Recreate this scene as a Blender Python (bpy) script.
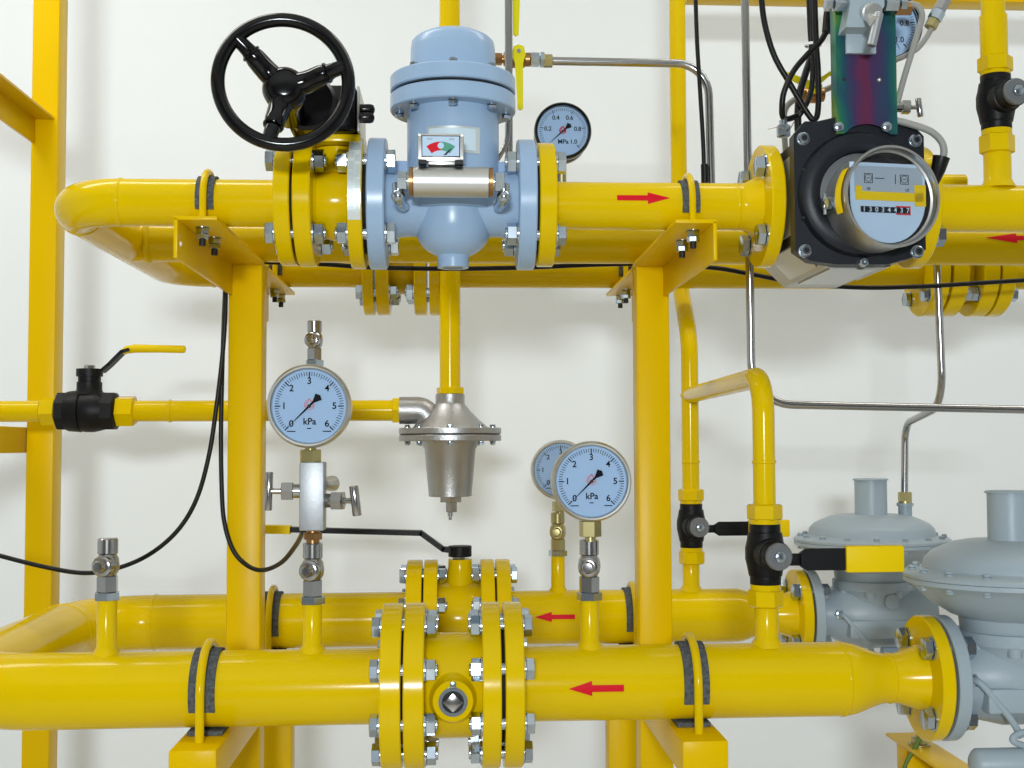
import bpy, bmesh, math, random
from mathutils import Vector, Matrix, Euler
random.seed(7)
for o in list(bpy.data.objects):
    bpy.data.objects.remove(o, do_unlink=True)
SC = bpy.context.scene
COL = SC.collection
# ------------------------------------------------------------------ camera
F = 1250.0                      # focal length in pixels of a 1024 x 768 frame
CZ = 1.25                       # camera height above the floor
YAW, ROLL = math.radians(3.45), math.radians(0.24)
def axes(p):
    sa, ca, sp, cp = math.sin(YAW), math.cos(YAW), math.sin(p), math.cos(p)
    f = Vector((sa * cp, ca * cp, sp)); r = Vector((ca, -sa, 0)); u = Vector((-sa * sp, -ca * sp, cp))
    return f, r * math.cos(ROLL) - u * math.sin(ROLL), u * math.cos(ROLL) + r * math.sin(ROLL)
PITCH = 0.05                    # solved so that lines running straight back meet at pixel (455, 446)
for _ in range(30):
    f_, r_, u_ = axes(PITCH)
    PITCH += ((446 - 384) / F + u_.y / f_.y) * 0.9
CF, CR, CU = axes(PITCH)
SHX = 455 - (512 + F * CR.y / CF.y)      # the frame is a crop: its centre lies off the lens axis
cam = bpy.data.objects.new('camera', bpy.data.cameras.new('camera'))
COL.objects.link(cam)
cam.matrix_world = Matrix.Translation((0, 0, CZ)) @ Matrix((CR, CU, -CF)).transposed().to_4x4()
cam.data.shift_x = -SHX / 1024.0
cam.data.sensor_width = 36.0
cam.data.lens = 36.0 * F / 1024.0
cam.data.clip_start = 0.02
SC.camera = cam
# ------------------------------------------------------------------ world, lights, exposure
SC.view_settings.view_transform = 'Standard'
SC.view_settings.look = 'None'
SC.view_settings.gamma = 1.0
SC.view_settings.use_curve_mapping = False
SC.view_settings.exposure = 0.0
W = bpy.data.worlds.new('world')
SC.world = W
W.use_nodes = True
W.node_tree.nodes['Background'].inputs[0].default_value = (1.0, 0.97, 0.92, 1)
W.node_tree.nodes['Background'].inputs[1].default_value = 0.10
def area(name, loc, target, sx, sy, power, color):
    l = bpy.data.lights.new(name, 'AREA')
    l.shape = 'RECTANGLE'; l.size = sx; l.size_y = sy
    l.energy = power; l.color = color
    o = bpy.data.objects.new(name, l); COL.objects.link(o)
    o.location = loc
    d = Vector(target) - Vector(loc)
    o.rotation_euler = d.to_track_quat('-Z', 'Y').to_euler()
    return o
area('photo_softbox', (-0.15, -1.6, CZ + 0.28), (0.04, 2.5, CZ + 0.1), 0.34, 0.15, 57, (0.90, 0.965, 1.0))
for i, (lx, ly) in enumerate(((-1.15, 1.7), (1.25, 1.7), (-1.15, -1.4), (1.25, -1.4))):
    area('ceiling_lamp_%d' % i, (lx, ly, CZ + 1.66), (lx, ly, 0), 1.5, 0.25, (17 if lx < 0 else 10) if ly > 0 else 1.0, (1.0, 0.97, 0.92))
# ------------------------------------------------------------------ pixel -> point on the plane y = Y
def P(px, py, Y):
    d = CF + (px - 512 - SHX) / F * CR - (py - 384) / F * CU
    t = Y / d.y
    return Vector((d.x * t, Y, d.z * t + CZ))
def PX(px, Y, py=446): return P(px, py, Y).x
def PZ(py, Y, px=455): return P(px, py, Y).z
Y1, YM, Y2 = 1.521, 1.815, 2.10
YB = 2.03                       # plane of the one inch pipes
PX1 = Y1 / F                    # metres per pixel in the front plane
ZU = CZ + 242.5 * PX1             # axis height of the upper pipes
ZL = CZ - 235.5 * PX1           # axis height of the lower pipes
RU, RL = 0.0285, 0.0445         # radii
RI = 0.0168                     # one inch pipe
# ------------------------------------------------------------------ materials
MATS = {}
def mat(name, col, rough=0.4, metal=0.0, bump=0.0, bscale=60, coat=0.0, vary=0.0, vscale=6, spec=0.5, emis=None):
    m = bpy.data.materials.new(name); m.use_nodes = True
    nt = m.node_tree; b = nt.nodes['Principled BSDF']
    b.inputs['Base Color'].default_value = (*col, 1)
    b.inputs['Roughness'].default_value = rough
    b.inputs['Metallic'].default_value = metal
    b.inputs['Specular IOR Level'].default_value = spec
    if coat:
        b.inputs['Coat Weight'].default_value = coat; b.inputs['Coat Roughness'].default_value = 0.06
    tc = nt.nodes.new('ShaderNodeTexCoord')
    if bump:
        n = nt.nodes.new('ShaderNodeTexNoise'); n.inputs['Scale'].default_value = bscale; n.inputs['Detail'].default_value = 3
        bp = nt.nodes.new('ShaderNodeBump'); bp.inputs['Strength'].default_value = bump; bp.inputs['Distance'].default_value = 0.002
        nt.links.new(tc.outputs['Object'], n.inputs['Vector'])
        nt.links.new(n.outputs['Fac'], bp.inputs['Height']); nt.links.new(bp.outputs['Normal'], b.inputs['Normal'])
    if vary:
        n2 = nt.nodes.new('ShaderNodeTexNoise'); n2.inputs['Scale'].default_value = vscale; n2.inputs['Detail'].default_value = 4
        nt.links.new(tc.outputs['Object'], n2.inputs['Vector'])
        mx = nt.nodes.new('ShaderNodeMix'); mx.data_type = 'RGBA'
        mx.inputs['A'].default_value = (*[c * (1 - vary) for c in col], 1)
        mx.inputs['B'].default_value = (*[min(1, c * (1 + vary)) for c in col], 1)
        nt.links.new(n2.outputs['Fac'], mx.inputs['Factor']); nt.links.new(mx.outputs['Result'], b.inputs['Base Color'])
    if emis:
        b.inputs['Emission Color'].default_value = (*emis, 1); b.inputs['Emission Strength'].default_value = 1
    MATS[name] = m
    return m
mat('yellow', (0.74, 0.51, 0.0), 0.16, bump=0.015, bscale=120, vary=0.03, spec=0.17)
mat('yellow_frame', (0.76, 0.485, 0.0), 0.3, bump=0.02, bscale=220, vary=0.03, spec=0.10)
mat('yellow_plastic', (0.82, 0.58, 0.0), 0.45, spec=0.15)
mat('yellow_lever', (0.74, 0.66, 0.0), 0.4, spec=0.2)
mat('grey', (0.33, 0.47, 0.66), 0.28, bump=0.02, bscale=150, spec=0.4)
mat('grey_cast', (0.34, 0.41, 0.46), 0.38, bump=0.12, bscale=250, spec=0.35)
mat('black', (0.002, 0.002, 0.003), 0.16, spec=0.35)
mat('black_cast', (0.004, 0.004, 0.005), 0.45, bump=0.15, bscale=300, spec=0.22)
mat('meter_black', (0.007, 0.009, 0.014), 0.4, bump=0.06, bscale=400, spec=0.3)
mat('cable', (0.003, 0.003, 0.003), 0.4, spec=0.3)
mat('grey_cable', (0.30, 0.30, 0.28), 0.5)
mat('rubber', (0.10, 0.11, 0.115), 0.85, bump=0.8, bscale=500, vary=0.98, vscale=260, spec=0.15)
mat('zinc', (0.46, 0.53, 0.60), 0.2, 1.0, vary=0.15, vscale=60)
mat('zinc_yellow', (0.62, 0.52, 0.28), 0.3, 1.0, vary=0.2, vscale=60)
mat('steel', (0.40, 0.40, 0.40), 0.2, 1.0)
mat('satin', (0.62, 0.62, 0.60), 0.36, 1.0)
mat('brushed', (0.42, 0.44, 0.46), 0.5, 1.0, bump=0.1, bscale=200)
mat('alu', (0.42, 0.42, 0.42), 0.42, 1.0, bump=0.25, bscale=300, vary=0.12, vscale=30)
mat('alu_plate', (0.50, 0.49, 0.46), 0.4, 0.8, bump=0.08, bscale=200)
mat('brass', (0.48, 0.42, 0.20), 0.35, 1.0)
mat('bronze', (0.36, 0.20, 0.08), 0.35, 1.0)
mat('gasket', (0.01, 0.01, 0.01), 0.8)
mat('dial', (0.42, 0.60, 0.84), 0.6, spec=0.2)
mat('white_card', (0.50, 0.66, 0.84), 0.5, spec=0.3)
mat('blue_card', (0.36, 0.44, 0.52), 0.5)
mat('print', (0.004, 0.004, 0.008), 0.7, spec=0.1)
mat('red', (0.66, 0.008, 0.02), 0.5, spec=0.12)
mat('green', (0.03, 0.28, 0.18), 0.45)
mat('pink', (0.62, 0.28, 0.36), 0.5)
mat('white_paint', (0.85, 0.86, 0.86), 0.5)
mat('silver_label', (0.74, 0.80, 0.80), 0.3, 0.5)
mat('silver_field', (0.55, 0.63, 0.63), 0.4, 0.3)
mat('label_blue', (0.62, 0.76, 0.84), 0.3)
mat('wall', (0.86, 0.895, 0.915), 0.6, bump=0.02, bscale=90)
mat('ceiling_white', (0.85, 0.85, 0.83), 0.8)
mat('floor_grey', (0.66, 0.62, 0.55), 0.35, vary=0.1)
mat('green_wire', (0.10, 0.17, 0.012), 0.5)
mat('cap_metal', (0.20, 0.21, 0.22), 0.5, 0.7, bump=0.9, bscale=700)
mat('recess', (0.16, 0.17, 0.18), 0.35, 0.5)
mat('dark', (0.004, 0.004, 0.004), 0.6)
def glass():
    m = bpy.data.materials.new('glass'); m.use_nodes = True; nt = m.node_tree; nt.nodes.clear()
    out = nt.nodes.new('ShaderNodeOutputMaterial'); mx = nt.nodes.new('ShaderNodeMixShader')
    fr = nt.nodes.new('ShaderNodeFresnel'); fr.inputs['IOR'].default_value = 1.45
    t = nt.nodes.new('ShaderNodeBsdfTransparent'); g = nt.nodes.new('ShaderNodeBsdfGlossy')
    g.inputs['Roughness'].default_value = 0.02
    nt.links.new(fr.outputs[0], mx.inputs[0]); nt.links.new(t.outputs[0], mx.inputs[1]); nt.links.new(g.outputs[0], mx.inputs[2])
    nt.links.new(mx.outputs[0], out.inputs[0]); MATS['glass'] = m
glass()
def iridescent():
    m = bpy.data.materials.new('iridescent'); m.use_nodes = True; nt = m.node_tree; b = nt.nodes['Principled BSDF']
    tc = nt.nodes.new('ShaderNodeTexCoord'); mp = nt.nodes.new('ShaderNodeMapping')
    mp.inputs['Scale'].default_value = (22, 22, 9.0)
    n = nt.nodes.new('ShaderNodeTexNoise'); n.inputs['Scale'].default_value = 1.0; n.inputs['Detail'].default_value = 2; n.inputs['Distortion'].default_value = 0.8
    sx = nt.nodes.new('ShaderNodeSeparateXYZ')
    a = nt.nodes.new('ShaderNodeMath'); a.operation = 'ABSOLUTE'
    mu = nt.nodes.new('ShaderNodeMath'); mu.operation = 'MULTIPLY_ADD'; mu.inputs[1].default_value = 19.0
    sub = nt.nodes.new('ShaderNodeMath'); sub.operation = 'SUBTRACT'; sub.inputs[1].default_value = 0.34
    r = nt.nodes.new('ShaderNodeValToRGB'); e = r.color_ramp.elements
    e[0].position = 0.0; e[0].color = (0.13, 0.015, 0.035, 1)
    e[1].position = 1.0; e[1].color = (0.22, 0.34, 0.04, 1)
    for p, c in ((0.18, (0.16, 0.03, 0.09, 1)), (0.36, (0.07, 0.04, 0.13, 1)), (0.55, (0.02, 0.08, 0.14, 1)), (0.76, (0.02, 0.15, 0.13, 1)), (0.9, (0.04, 0.24, 0.08, 1))):
        q = e.new(p); q.color = c
    L = nt.links.new
    L(tc.outputs['Object'], mp.inputs['Vector']); L(mp.outputs['Vector'], n.inputs['Vector'])
    L(tc.outputs['Object'], sx.inputs[0]); L(sx.outputs['X'], a.inputs[0]); L(a.outputs[0], mu.inputs[0])
    L(n.outputs['Fac'], sub.inputs[0]); L(sub.outputs[0], mu.inputs[2]); L(mu.outputs[0], r.inputs[0]); L(r.outputs[0], b.inputs['Base Color'])
    b.inputs['Metallic'].default_value = 0.55; b.inputs['Roughness'].default_value = 0.32; MATS['iridescent'] = m
iridescent()
# ------------------------------------------------------------------ mesh builder
XA, YA, ZA = Vector((1, 0, 0)), Vector((0, 1, 0)), Vector((0, 0, 1))
def basis(ax):
    ax = ax.normalized()
    ref = ZA if abs(ax.z) < 0.9 else XA
    u = ax.cross(ref).normalized(); v = ax.cross(u).normalized()
    return ax, u, v
class MB:
    def __init__(s): s.v = []; s.f = []
    def add(s, vs, fs):
        n = len(s.v); s.v += [Vector(q) for q in vs]; s.f += [tuple(i + n for i in q) for q in fs]; return s
    def lathe(s, prof, o, ax=ZA, seg=32, rot=0.0):
        o = Vector(o); ax, u, v = basis(ax); n0 = len(s.v); rings = []
        for t, r in prof:
            if r < 1e-6:
                s.v.append(o + ax * t); rings.append([len(s.v) - 1])
            else:
                k = len(s.v)
                for i in range(seg):
                    a = 2 * math.pi * i / seg + rot
                    s.v.append(o + ax * t + (u * math.cos(a) + v * math.sin(a)) * r)
                rings.append(list(range(k, k + seg)))
        for a, b in zip(rings, rings[1:]):
            if len(a) == 1 and len(b) == 1: continue
            for i in range(seg):
                j = (i + 1) % seg
                if len(a) == 1: s.f.append((a[0], b[j], b[i]))
                elif len(b) == 1: s.f.append((a[i], a[j], b[0]))
                else: s.f.append((a[i], a[j], b[j], b[i]))
        if len(rings[0]) > 1: s.f.append(tuple(reversed(rings[0])))
        if len(rings[-1]) > 1: s.f.append(tuple(rings[-1]))
        return s
    def ring(s, prof, o, ax=ZA, seg=32):          # closed profile swept round the axis
        o = Vector(o); ax, u, v = basis(ax); k = len(s.v); n = len(prof)
        for i in range(seg):
            a = 2 * math.pi * i / seg
            d = u * math.cos(a) + v * math.sin(a)
            for t, r in prof: s.v.append(o + ax * t + d * r)
        for i in range(seg):
            j = (i + 1) % seg
            for q in range(n):
                w = (q + 1) % n
                s.f.append((k + i * n + q, k + j * n + q, k + j * n + w, k + i * n + w))
        return s
    def cyl(s, p0, p1, r0, r1=None, seg=24, ch=0.0):
        p0, p1 = Vector(p0), Vector(p1); r1 = r0 if r1 is None else r1; L = (p1 - p0).length
        pr = [(0, r0), (L, r1)] if not ch else [(0, r0 - ch), (ch, r0), (L - ch, r1), (L, r1 - ch)]
        return s.lathe(pr, p0, p1 - p0, seg)
    def hexa(s, p0, p1, r, ch=0.0, rot=0.0):      # r is the corner radius
        p0, p1 = Vector(p0), Vector(p1); L = (p1 - p0).length
        pr = [(0, r), (L, r)] if not ch else [(0, r - ch), (ch * .6, r), (L - ch * .6, r), (L, r - ch)]
        return s.lathe(pr, p0, p1 - p0, 6, rot)
    def ball(s, c, r, seg=20, ax=ZA, sq=1.0):
        n = 10
        return s.lathe([(-r * sq * math.cos(math.pi * i / n), r * math.sin(math.pi * i / n)) for i in range(n + 1)], c, ax, seg)
    def tube(s, path, r, seg=12, caps=True):
        path = [Vector(p) for p in path]; n = len(path); k = len(s.v)
        t0 = (path[1] - path[0]).normalized(); _, u, v = basis(t0)
        for i, p in enumerate(path):
            t = (path[min(i + 1, n - 1)] - path[max(i - 1, 0)]).normalized()
            u = (u - t * u.dot(t)).normalized(); v = t.cross(u)
            rr = r[i] if isinstance(r, (list, tuple)) else r
            for q in range(seg):
                a = 2 * math.pi * q / seg
                s.v.append(p + (u * math.cos(a) + v * math.sin(a)) * rr)
        for i in range(n - 1):
            for q in range(seg):
                w = (q + 1) % seg
                s.f.append((k + i * seg + q, k + i * seg + w, k + (i + 1) * seg + w, k + (i + 1) * seg + q))
        if caps:
            s.f.append(tuple(reversed(range(k, k + seg)))); s.f.append(tuple(range(k + (n - 1) * seg, k + n * seg)))
        return s
    def box(s, x0, x1, y0, y1, z0, z1, bev=0.0, M=None):
        bm = bmesh.new()
        x0, x1 = min(x0, x1), max(x0, x1); y0, y1 = min(y0, y1), max(y0, y1); z0, z1 = min(z0, z1), max(z0, z1)
        vs = [bm.verts.new(p) for p in ((x0, y0, z0), (x1, y0, z0), (x1, y1, z0), (x0, y1, z0), (x0, y0, z1), (x1, y0, z1), (x1, y1, z1), (x0, y1, z1))]
        for q in ((3, 2, 1, 0), (4, 5, 6, 7), (0, 1, 5, 4), (1, 2, 6, 5), (2, 3, 7, 6), (3, 0, 4, 7)): bm.faces.new([vs[i] for i in q])
        if bev: bmesh.ops.bevel(bm, geom=list(bm.edges), offset=bev, segments=2, affect='EDGES', profile=0.5)
        bm.verts.index_update()
        vv = [(M @ v.co if M else v.co.copy()) for v in bm.verts]
        s.add(vv, [[v.index for v in f.verts] for f in bm.faces]); bm.free(); return s
    def prism(s, pts, vec):
        pts = [Vector(p) for p in pts]; vec = Vector(vec); n = len(pts)
        vs = pts + [p + vec for p in pts]
        fs = [tuple(range(n)), tuple(reversed(range(n, 2 * n)))] + [(i, n + i, n + (i + 1) % n, (i + 1) % n) for i in range(n)]
        return s.add(vs, fs)
    def arc(s, x0, x1, yc, zc, r0, r1, a0, a1, n=24):   # band round an x-parallel pipe; 0 deg faces -y, 90 deg is up
        k = len(s.v)
        for i in range(n + 1):
            a = math.radians(a0 + (a1 - a0) * i / n); c, d = math.cos(a), math.sin(a)
            for x, r in ((x0, r0), (x1, r0), (x1, r1), (x0, r1)):
                s.v.append(Vector((x, yc - r * c, zc + r * d)))
        for i in range(n):
            for q in range(4):
                w = (q + 1) % 4
                s.f.append((k + i * 4 + q, k + i * 4 + w, k + i * 4 + 4 + w, k + i * 4 + 4 + q))
        s.f.append((k, k + 1, k + 2, k + 3)); e = k + n * 4; s.f.append((e + 3, e + 2, e + 1, e))
        return s
    def xf(s, M, start=0):
        s.v[start:] = [M @ p for p in s.v[start:]]; return s
    def mesh(s, name, m, off=Vector((0, 0, 0)), ang=38):
        me = bpy.data.meshes.new(name)
        me.from_pydata([tuple(p - off) for p in s.v], [], s.f); me.update()
        bm = bmesh.new(); bm.from_mesh(me); bmesh.ops.recalc_face_normals(bm, faces=bm.faces); bm.to_mesh(me); bm.free()
        me.materials.append(MATS[m])
        me.polygons.foreach_set('use_smooth', [True] * len(me.polygons))
        me.set_sharp_from_angle(angle=math.radians(ang)); me.update()
        return me
def fillet(pts, R, n=8):
    pts = [Vector(p) for p in pts]; out = [pts[0]]
    for i in range(1, len(pts) - 1):
        p = pts[i]; a = (pts[i - 1] - p); b = (pts[i + 1] - p)
        r = R[i - 1] if isinstance(R, (list, tuple)) else R
        ang = a.angle(b); d = min(r / math.tan(ang / 2), a.length * .49, b.length * .49) if ang > 1e-3 and ang < math.pi - 1e-3 else 0
        if d == 0: out.append(p); continue
        a.normalize(); b.normalize(); rr = d * math.tan(ang / 2)
        c = p + (a + b).normalized() * (rr / math.sin(ang / 2))
        s0 = p + a * d - c; s1 = p + b * d - c
        tot = s0.angle(s1)
        for k in range(n + 1):
            t = k / n
            out.append(c + (s0 * math.sin((1 - t) * tot) + s1 * math.sin(t * tot)) / math.sin(tot))
    out.append(pts[-1]); return out
def spline(pts, n=8):
    pts = [Vector(p) for p in pts]; q = [pts[0] * 2 - pts[1]] + pts + [pts[-1] * 2 - pts[-2]]; out = []
    for i in range(1, len(q) - 2):
        a, b, c, d = q[i - 1:i + 3]
        for k in range(n):
            t = k / n
            out.append(0.5 * (2 * b + (c - a) * t + (2 * a - 5 * b + 4 * c - d) * t * t + (3 * b - a - 3 * c + d) * t ** 3))
    out.append(pts[-1]); return out
OFF = {}
def thing(name, label, cat, loc, group=None, kind=None):
    o = bpy.data.objects.new(name, None); COL.objects.link(o); o.location = loc; o.empty_display_size = 0.03
    o['label'] = label; o['category'] = cat
    if group: o['group'] = group
    OFF[o.name] = Vector(loc); return o
def part(name, mb, m, parent, label=None, ang=38):
    off = OFF[parent.name]
    o = bpy.data.objects.new(name, mb.mesh(name, m, off, ang)); COL.objects.link(o); o.parent = parent
    if label: o['label'] = label
    OFF[o.name] = off; return o
def inst(name, me, parent, loc, rot=(0, 0, 0)):
    o = bpy.data.objects.new(name, me); COL.objects.link(o); o.parent = parent
    o.location = Vector(loc) - OFF[parent.name]; o.rotation_euler = rot; OFF[o.name] = Vector(loc); return o
def solo(name, mb, m, label, cat, group=None, ang=38):
    lo = [min(p[i] for p in mb.v) for i in range(3)]; hi = [max(p[i] for p in mb.v) for i in range(3)]
    off = Vector(((lo[0] + hi[0]) / 2, (lo[1] + hi[1]) / 2, lo[2]))
    o = bpy.data.objects.new(name, mb.mesh(name, m, off, ang)); COL.objects.link(o); o.location = off
    o['label'] = label; o['category'] = cat
    if group: o['group'] = group
    OFF[o.name] = off; return o
def struct(name, mb, m):
    o = bpy.data.objects.new(name, mb.mesh(name, m)); COL.objects.link(o); o['kind'] = 'structure'; return o
def textmesh(txt, size, c, m, name, parent, align='CENTER'):
    cu = bpy.data.curves.new(name, 'FONT'); cu.body = txt; cu.size = size; cu.align_x = align; cu.align_y = 'CENTER'; cu.offset = size * 0.018
    t = bpy.data.objects.new(name, cu); COL.objects.link(t)
    dg = bpy.context.evaluated_depsgraph_get(); me = bpy.data.meshes.new_from_object(t.evaluated_get(dg))
    bpy.data.objects.remove(t, do_unlink=True); bpy.data.curves.remove(cu)
    mb = MB(); mb.add([Vector((v.co.x, 0, v.co.y)) + Vector(c) for v in me.vertices], [tuple(p.vertices) for p in me.polygons])
    bpy.data.meshes.remove(me)
    return mb
# ------------------------------------------------------------------ bolts: built once per size, copied as linked meshes
BC = {}
def bolt(parent, x, y, z, grip, head_left=True, af=0.0225, nut=True, ax='x', stick=0.004, m='zinc'):
    key = (round(grip, 4), af, nut, stick, m)
    if key not in BC:
        R = af / 2 / math.cos(math.pi / 6); h = af * 0.43
        a = MB().hexa((-h - .002, 0, 0), (-.002, 0, 0), R, .0012)
        a.cyl((-.002, 0, 0), (0, 0, 0), af * .62, seg=20).cyl((0, 0, 0), (grip + (h * 1.2 + stick if nut else 0), 0, 0), af * .33, seg=14, ch=.0008)
        n = MB().hexa((grip + .002, 0, 0), (grip + .002 + h * 1.15, 0, 0), R, .0012).cyl((grip, 0, 0), (grip + .002, 0, 0), af * .62, seg=20)
        BC[key] = (a.mesh('bolt', m), n.mesh('nut', m))
    ba, na = BC[key]
    rx = random.uniform(0, 1.05)
    if ax == 'x': rot = Euler((rx, 0, 0 if head_left else math.pi), 'XYZ')
    elif ax == 'z': rot = (Matrix.Rotation(math.pi / 2 if head_left else -math.pi / 2, 4, 'Y') @ Matrix.Rotation(rx, 4, 'X')).to_euler()   # head_left: head on top
    else: rot = (Matrix.Rotation(math.pi / 2 if head_left else -math.pi / 2, 4, 'Z') @ Matrix.Rotation(rx, 4, 'X')).to_euler()              # head_left: head towards -y
    b = inst('bolt', ba, parent, (x, y, z), rot)
    if nut:
        q = bpy.data.objects.new('nut', na); COL.objects.link(q); q.parent = b; q.rotation_euler = (random.uniform(0, 1.05), 0, 0)
    return b
def bolt_ring(parent, x, yc, zc, pcd, n, grip, head_left=True, a0=None, **k):
    a0 = math.pi / n if a0 is None else a0
    for i in range(n):
        a = a0 + 2 * math.pi * i / n
        bolt(parent, x, yc - pcd / 2 * math.cos(a), zc + pcd / 2 * math.sin(a), grip, head_left, **k)
def disc_x(x0, x1, yc, zc, R, ch=.0015, seg=56): return MB().lathe([(0, R - ch), (ch, R), (x1 - x0 - ch, R), (x1 - x0, R - ch)], (x0, yc, zc), XA, seg)
def weld(mb, c, ax, r, w=.0035, h=.0012, seg=36): return mb.ring([(-w, r - .001), (-w * .5, r + h * .75), (0, r + h), (w * .5, r + h * .75), (w, r - .001)], c, ax, seg)
def arrow(parent, px0, px1, py, Yc, zc, r, wide, tail=0.45, frac=0.42, label='red flow arrow sticker'):
    # px0 = tail, px1 = tip
    A, B = PX(px0, Yc - r, py), PX(px1, Yc - r, py); z = P((px0 + px1) / 2, py, Yc - r).z
    a = math.asin(max(-.98, min(.98, (z - zc) / r))); L = B - A; hb = A + L * (1 - frac)
    cols = [(A, wide * tail / 2), (A + (hb - A) * .5, wide * tail / 2), (hb, wide * tail / 2), (hb, wide / 2), ((hb + B) / 2, wide / 4), (B, wide * .012)]
    mb = MB(); n = 6
    for x, w in cols:
        for i in range(n + 1):
            q = a + (w * (2 * i / n - 1)) / r
            mb.v.append(Vector((x, Yc - (r + .0007) * math.cos(q), zc + (r + .0007) * math.sin(q))))
    for c in range(len(cols) - 1):
        if c == 2: continue
        for i in range(n):
            k = c * (n + 1) + i; mb.f.append((k, k + 1, k + n + 2, k + n + 1))
    return part('arrow_sticker', mb, 'red', parent, label)
# ================================================================== the room
YW = 2.78
struct('wall_back', MB().box(-3.2, 3.2, YW, YW + .1, -0.02, CZ + 1.75), 'wall')
struct('wall_left', MB().box(-3.3, -3.2, -3.5, YW + .1, -0.02, CZ + 1.75), 'wall')
struct('wall_right', MB().box(3.2, 3.3, -3.5, YW + .1, -0.02, CZ + 1.75), 'wall')
struct('floor', MB().box(-3.3, 3.3, -3.5, YW + .1, -0.12, 0), 'floor_grey')
struct('ceiling', MB().box(-3.3, 3.3, -3.5, YW + .1, CZ + 1.72, CZ + 1.8), 'ceiling_white')
# ================================================================== frames
ZAU = ZU - RU - .003            # top of the upper arms
ZAL = ZL - RL - .006            # top of the lower arms
YP0, YP1 = 1.790, 1.838         # post depth
XUL, XUR = PX(209, Y1, 203), PX(687, Y1, 203)    # clamp stations
XLL, XLR = PX(209, Y1, 690), PX(690, Y1, 690)
def angle_beam(x0, x1, y0, y1, ztop, h, leg_left, t=.0045):
    mb = MB().box(x0, x1, y0, y1, ztop - t, ztop, .0006)
    if leg_left: mb.box(x0, x0 + t, y0, y1, ztop - h, ztop - t * .5, .0006)
    else: mb.box(x1 - t, x1, y0, y1, ztop - h, ztop - t * .5, .0006)
    return mb
def stand(cx, left, label):
    xa, xb = cx - .0245, cx + .0245
    t = thing('pipe_stand', label, 'stand', (cx, (YP0 + YP1) / 2, 0), 'yellow pipe stands')
    part('post', MB().box(xa + .0008, xb - .0008, YP0, YP1, .008, ZAU, .003), 'yellow_frame', t)
    part('foot_plate', MB().box(cx - .07, cx + .07, YP0 - .05, YP1 + .05, 0, .008), 'yellow_frame', t)
    dx = .002 if left else -.005
    part('upper_arm', angle_beam(xa + dx, xb + dx, Y1 - .085, YP0 - .0005, ZAU, .048, left), 'yellow_frame', t)
    part('upper_arm', angle_beam(xa, xb, YP1 + .0005, Y2 + .05, ZAU, .050, left), 'yellow_frame', t)
    lx = (XLL if left else XLR) ; la, lb = lx - .0265, lx + .0265
    part('lower_arm', MB().box(la, lb, Y1 - .092, YP0 - .0005, ZAL - .042, ZAL, .0025), 'yellow_frame', t)
    part('lower_arm', MB().box(xa + .003, xb - .003, YP1 + .0005, Y2 - .03, ZAL - .042, ZAL, .0025), 'yellow_frame', t)
    if left:
        c = P(181, 244, Y1 - .07); xl = xa + dx + .0045
        part('rivet', MB().lathe([(0, .003), (.0015, .0028), (.0025, 0)], (xl, Y1 - .07, c.z), XA, 12), 'white_paint', t)
    return t
SL = stand(PX(244.5, YP0, 400), True, 'yellow steel pipe stand behind the large left dial gauge')
SR = stand(PX(654, YP0, 400), False, 'yellow steel pipe stand right of the paired dial gauges')
for s, px, nm in ((-1, 279, 'left'), (1, 620.5, 'right')):
    cx = PX(px, Y2 + .005, 740)
    t = thing('short_post', 'short yellow post under the rear lower pipe, %s one' % nm, 'post', (cx, Y2, 0), 'short rear posts')
    part('post', MB().box(cx - .0235, cx + .0235, Y2 - .024, Y2 + .024, .008, ZAL, .0025), 'yellow_frame', t)
    part('foot_plate', MB().box(cx - .06, cx + .06, Y2 - .06, Y2 + .06, 0, .008), 'yellow_frame', t)
# tall column with two side rails
YC = 2.24
xa, xb = PX(27, YC, 384), PX(54, YC, 384)
t = thing('frame_column', 'tall yellow steel column at the far left with side rails', 'column', ((xa + xb) / 2, YC + .025, 0))
part('post', MB().box(xa, xb, YC, YC + .05, .008, CZ + 1.1, .002), 'yellow_frame', t)
part('foot_plate', MB().box(xa - .04, xb + .04, YC - .04, YC + .09, 0, .008), 'yellow_frame', t)
zt = P(45, 117, YC).z
part('side_rail', angle_beam(xa + .003, xb - .006, .9, YC - .0005, zt, .048, True), 'yellow_frame', t)
z0, z1 = P(25, 453, YC).z, P(25, 427, YC).z
xr = PX(25.5, YC, 440)
part('side_rail', MB().box(xr - .045, xr, .9, YC + .04, z0, z1, .002), 'yellow_frame', t)
# overhead rail along the top right
zb = P(850, -1, 2.35).z
solo('overhead_rail', MB().box(PX(689, 2.35, 0), PX(1120, 2.35, 0), 2.35, 2.40, zb, zb + .05, .002), 'yellow_frame', 'yellow horizontal steel rail along the top right edge', 'rail')
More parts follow.
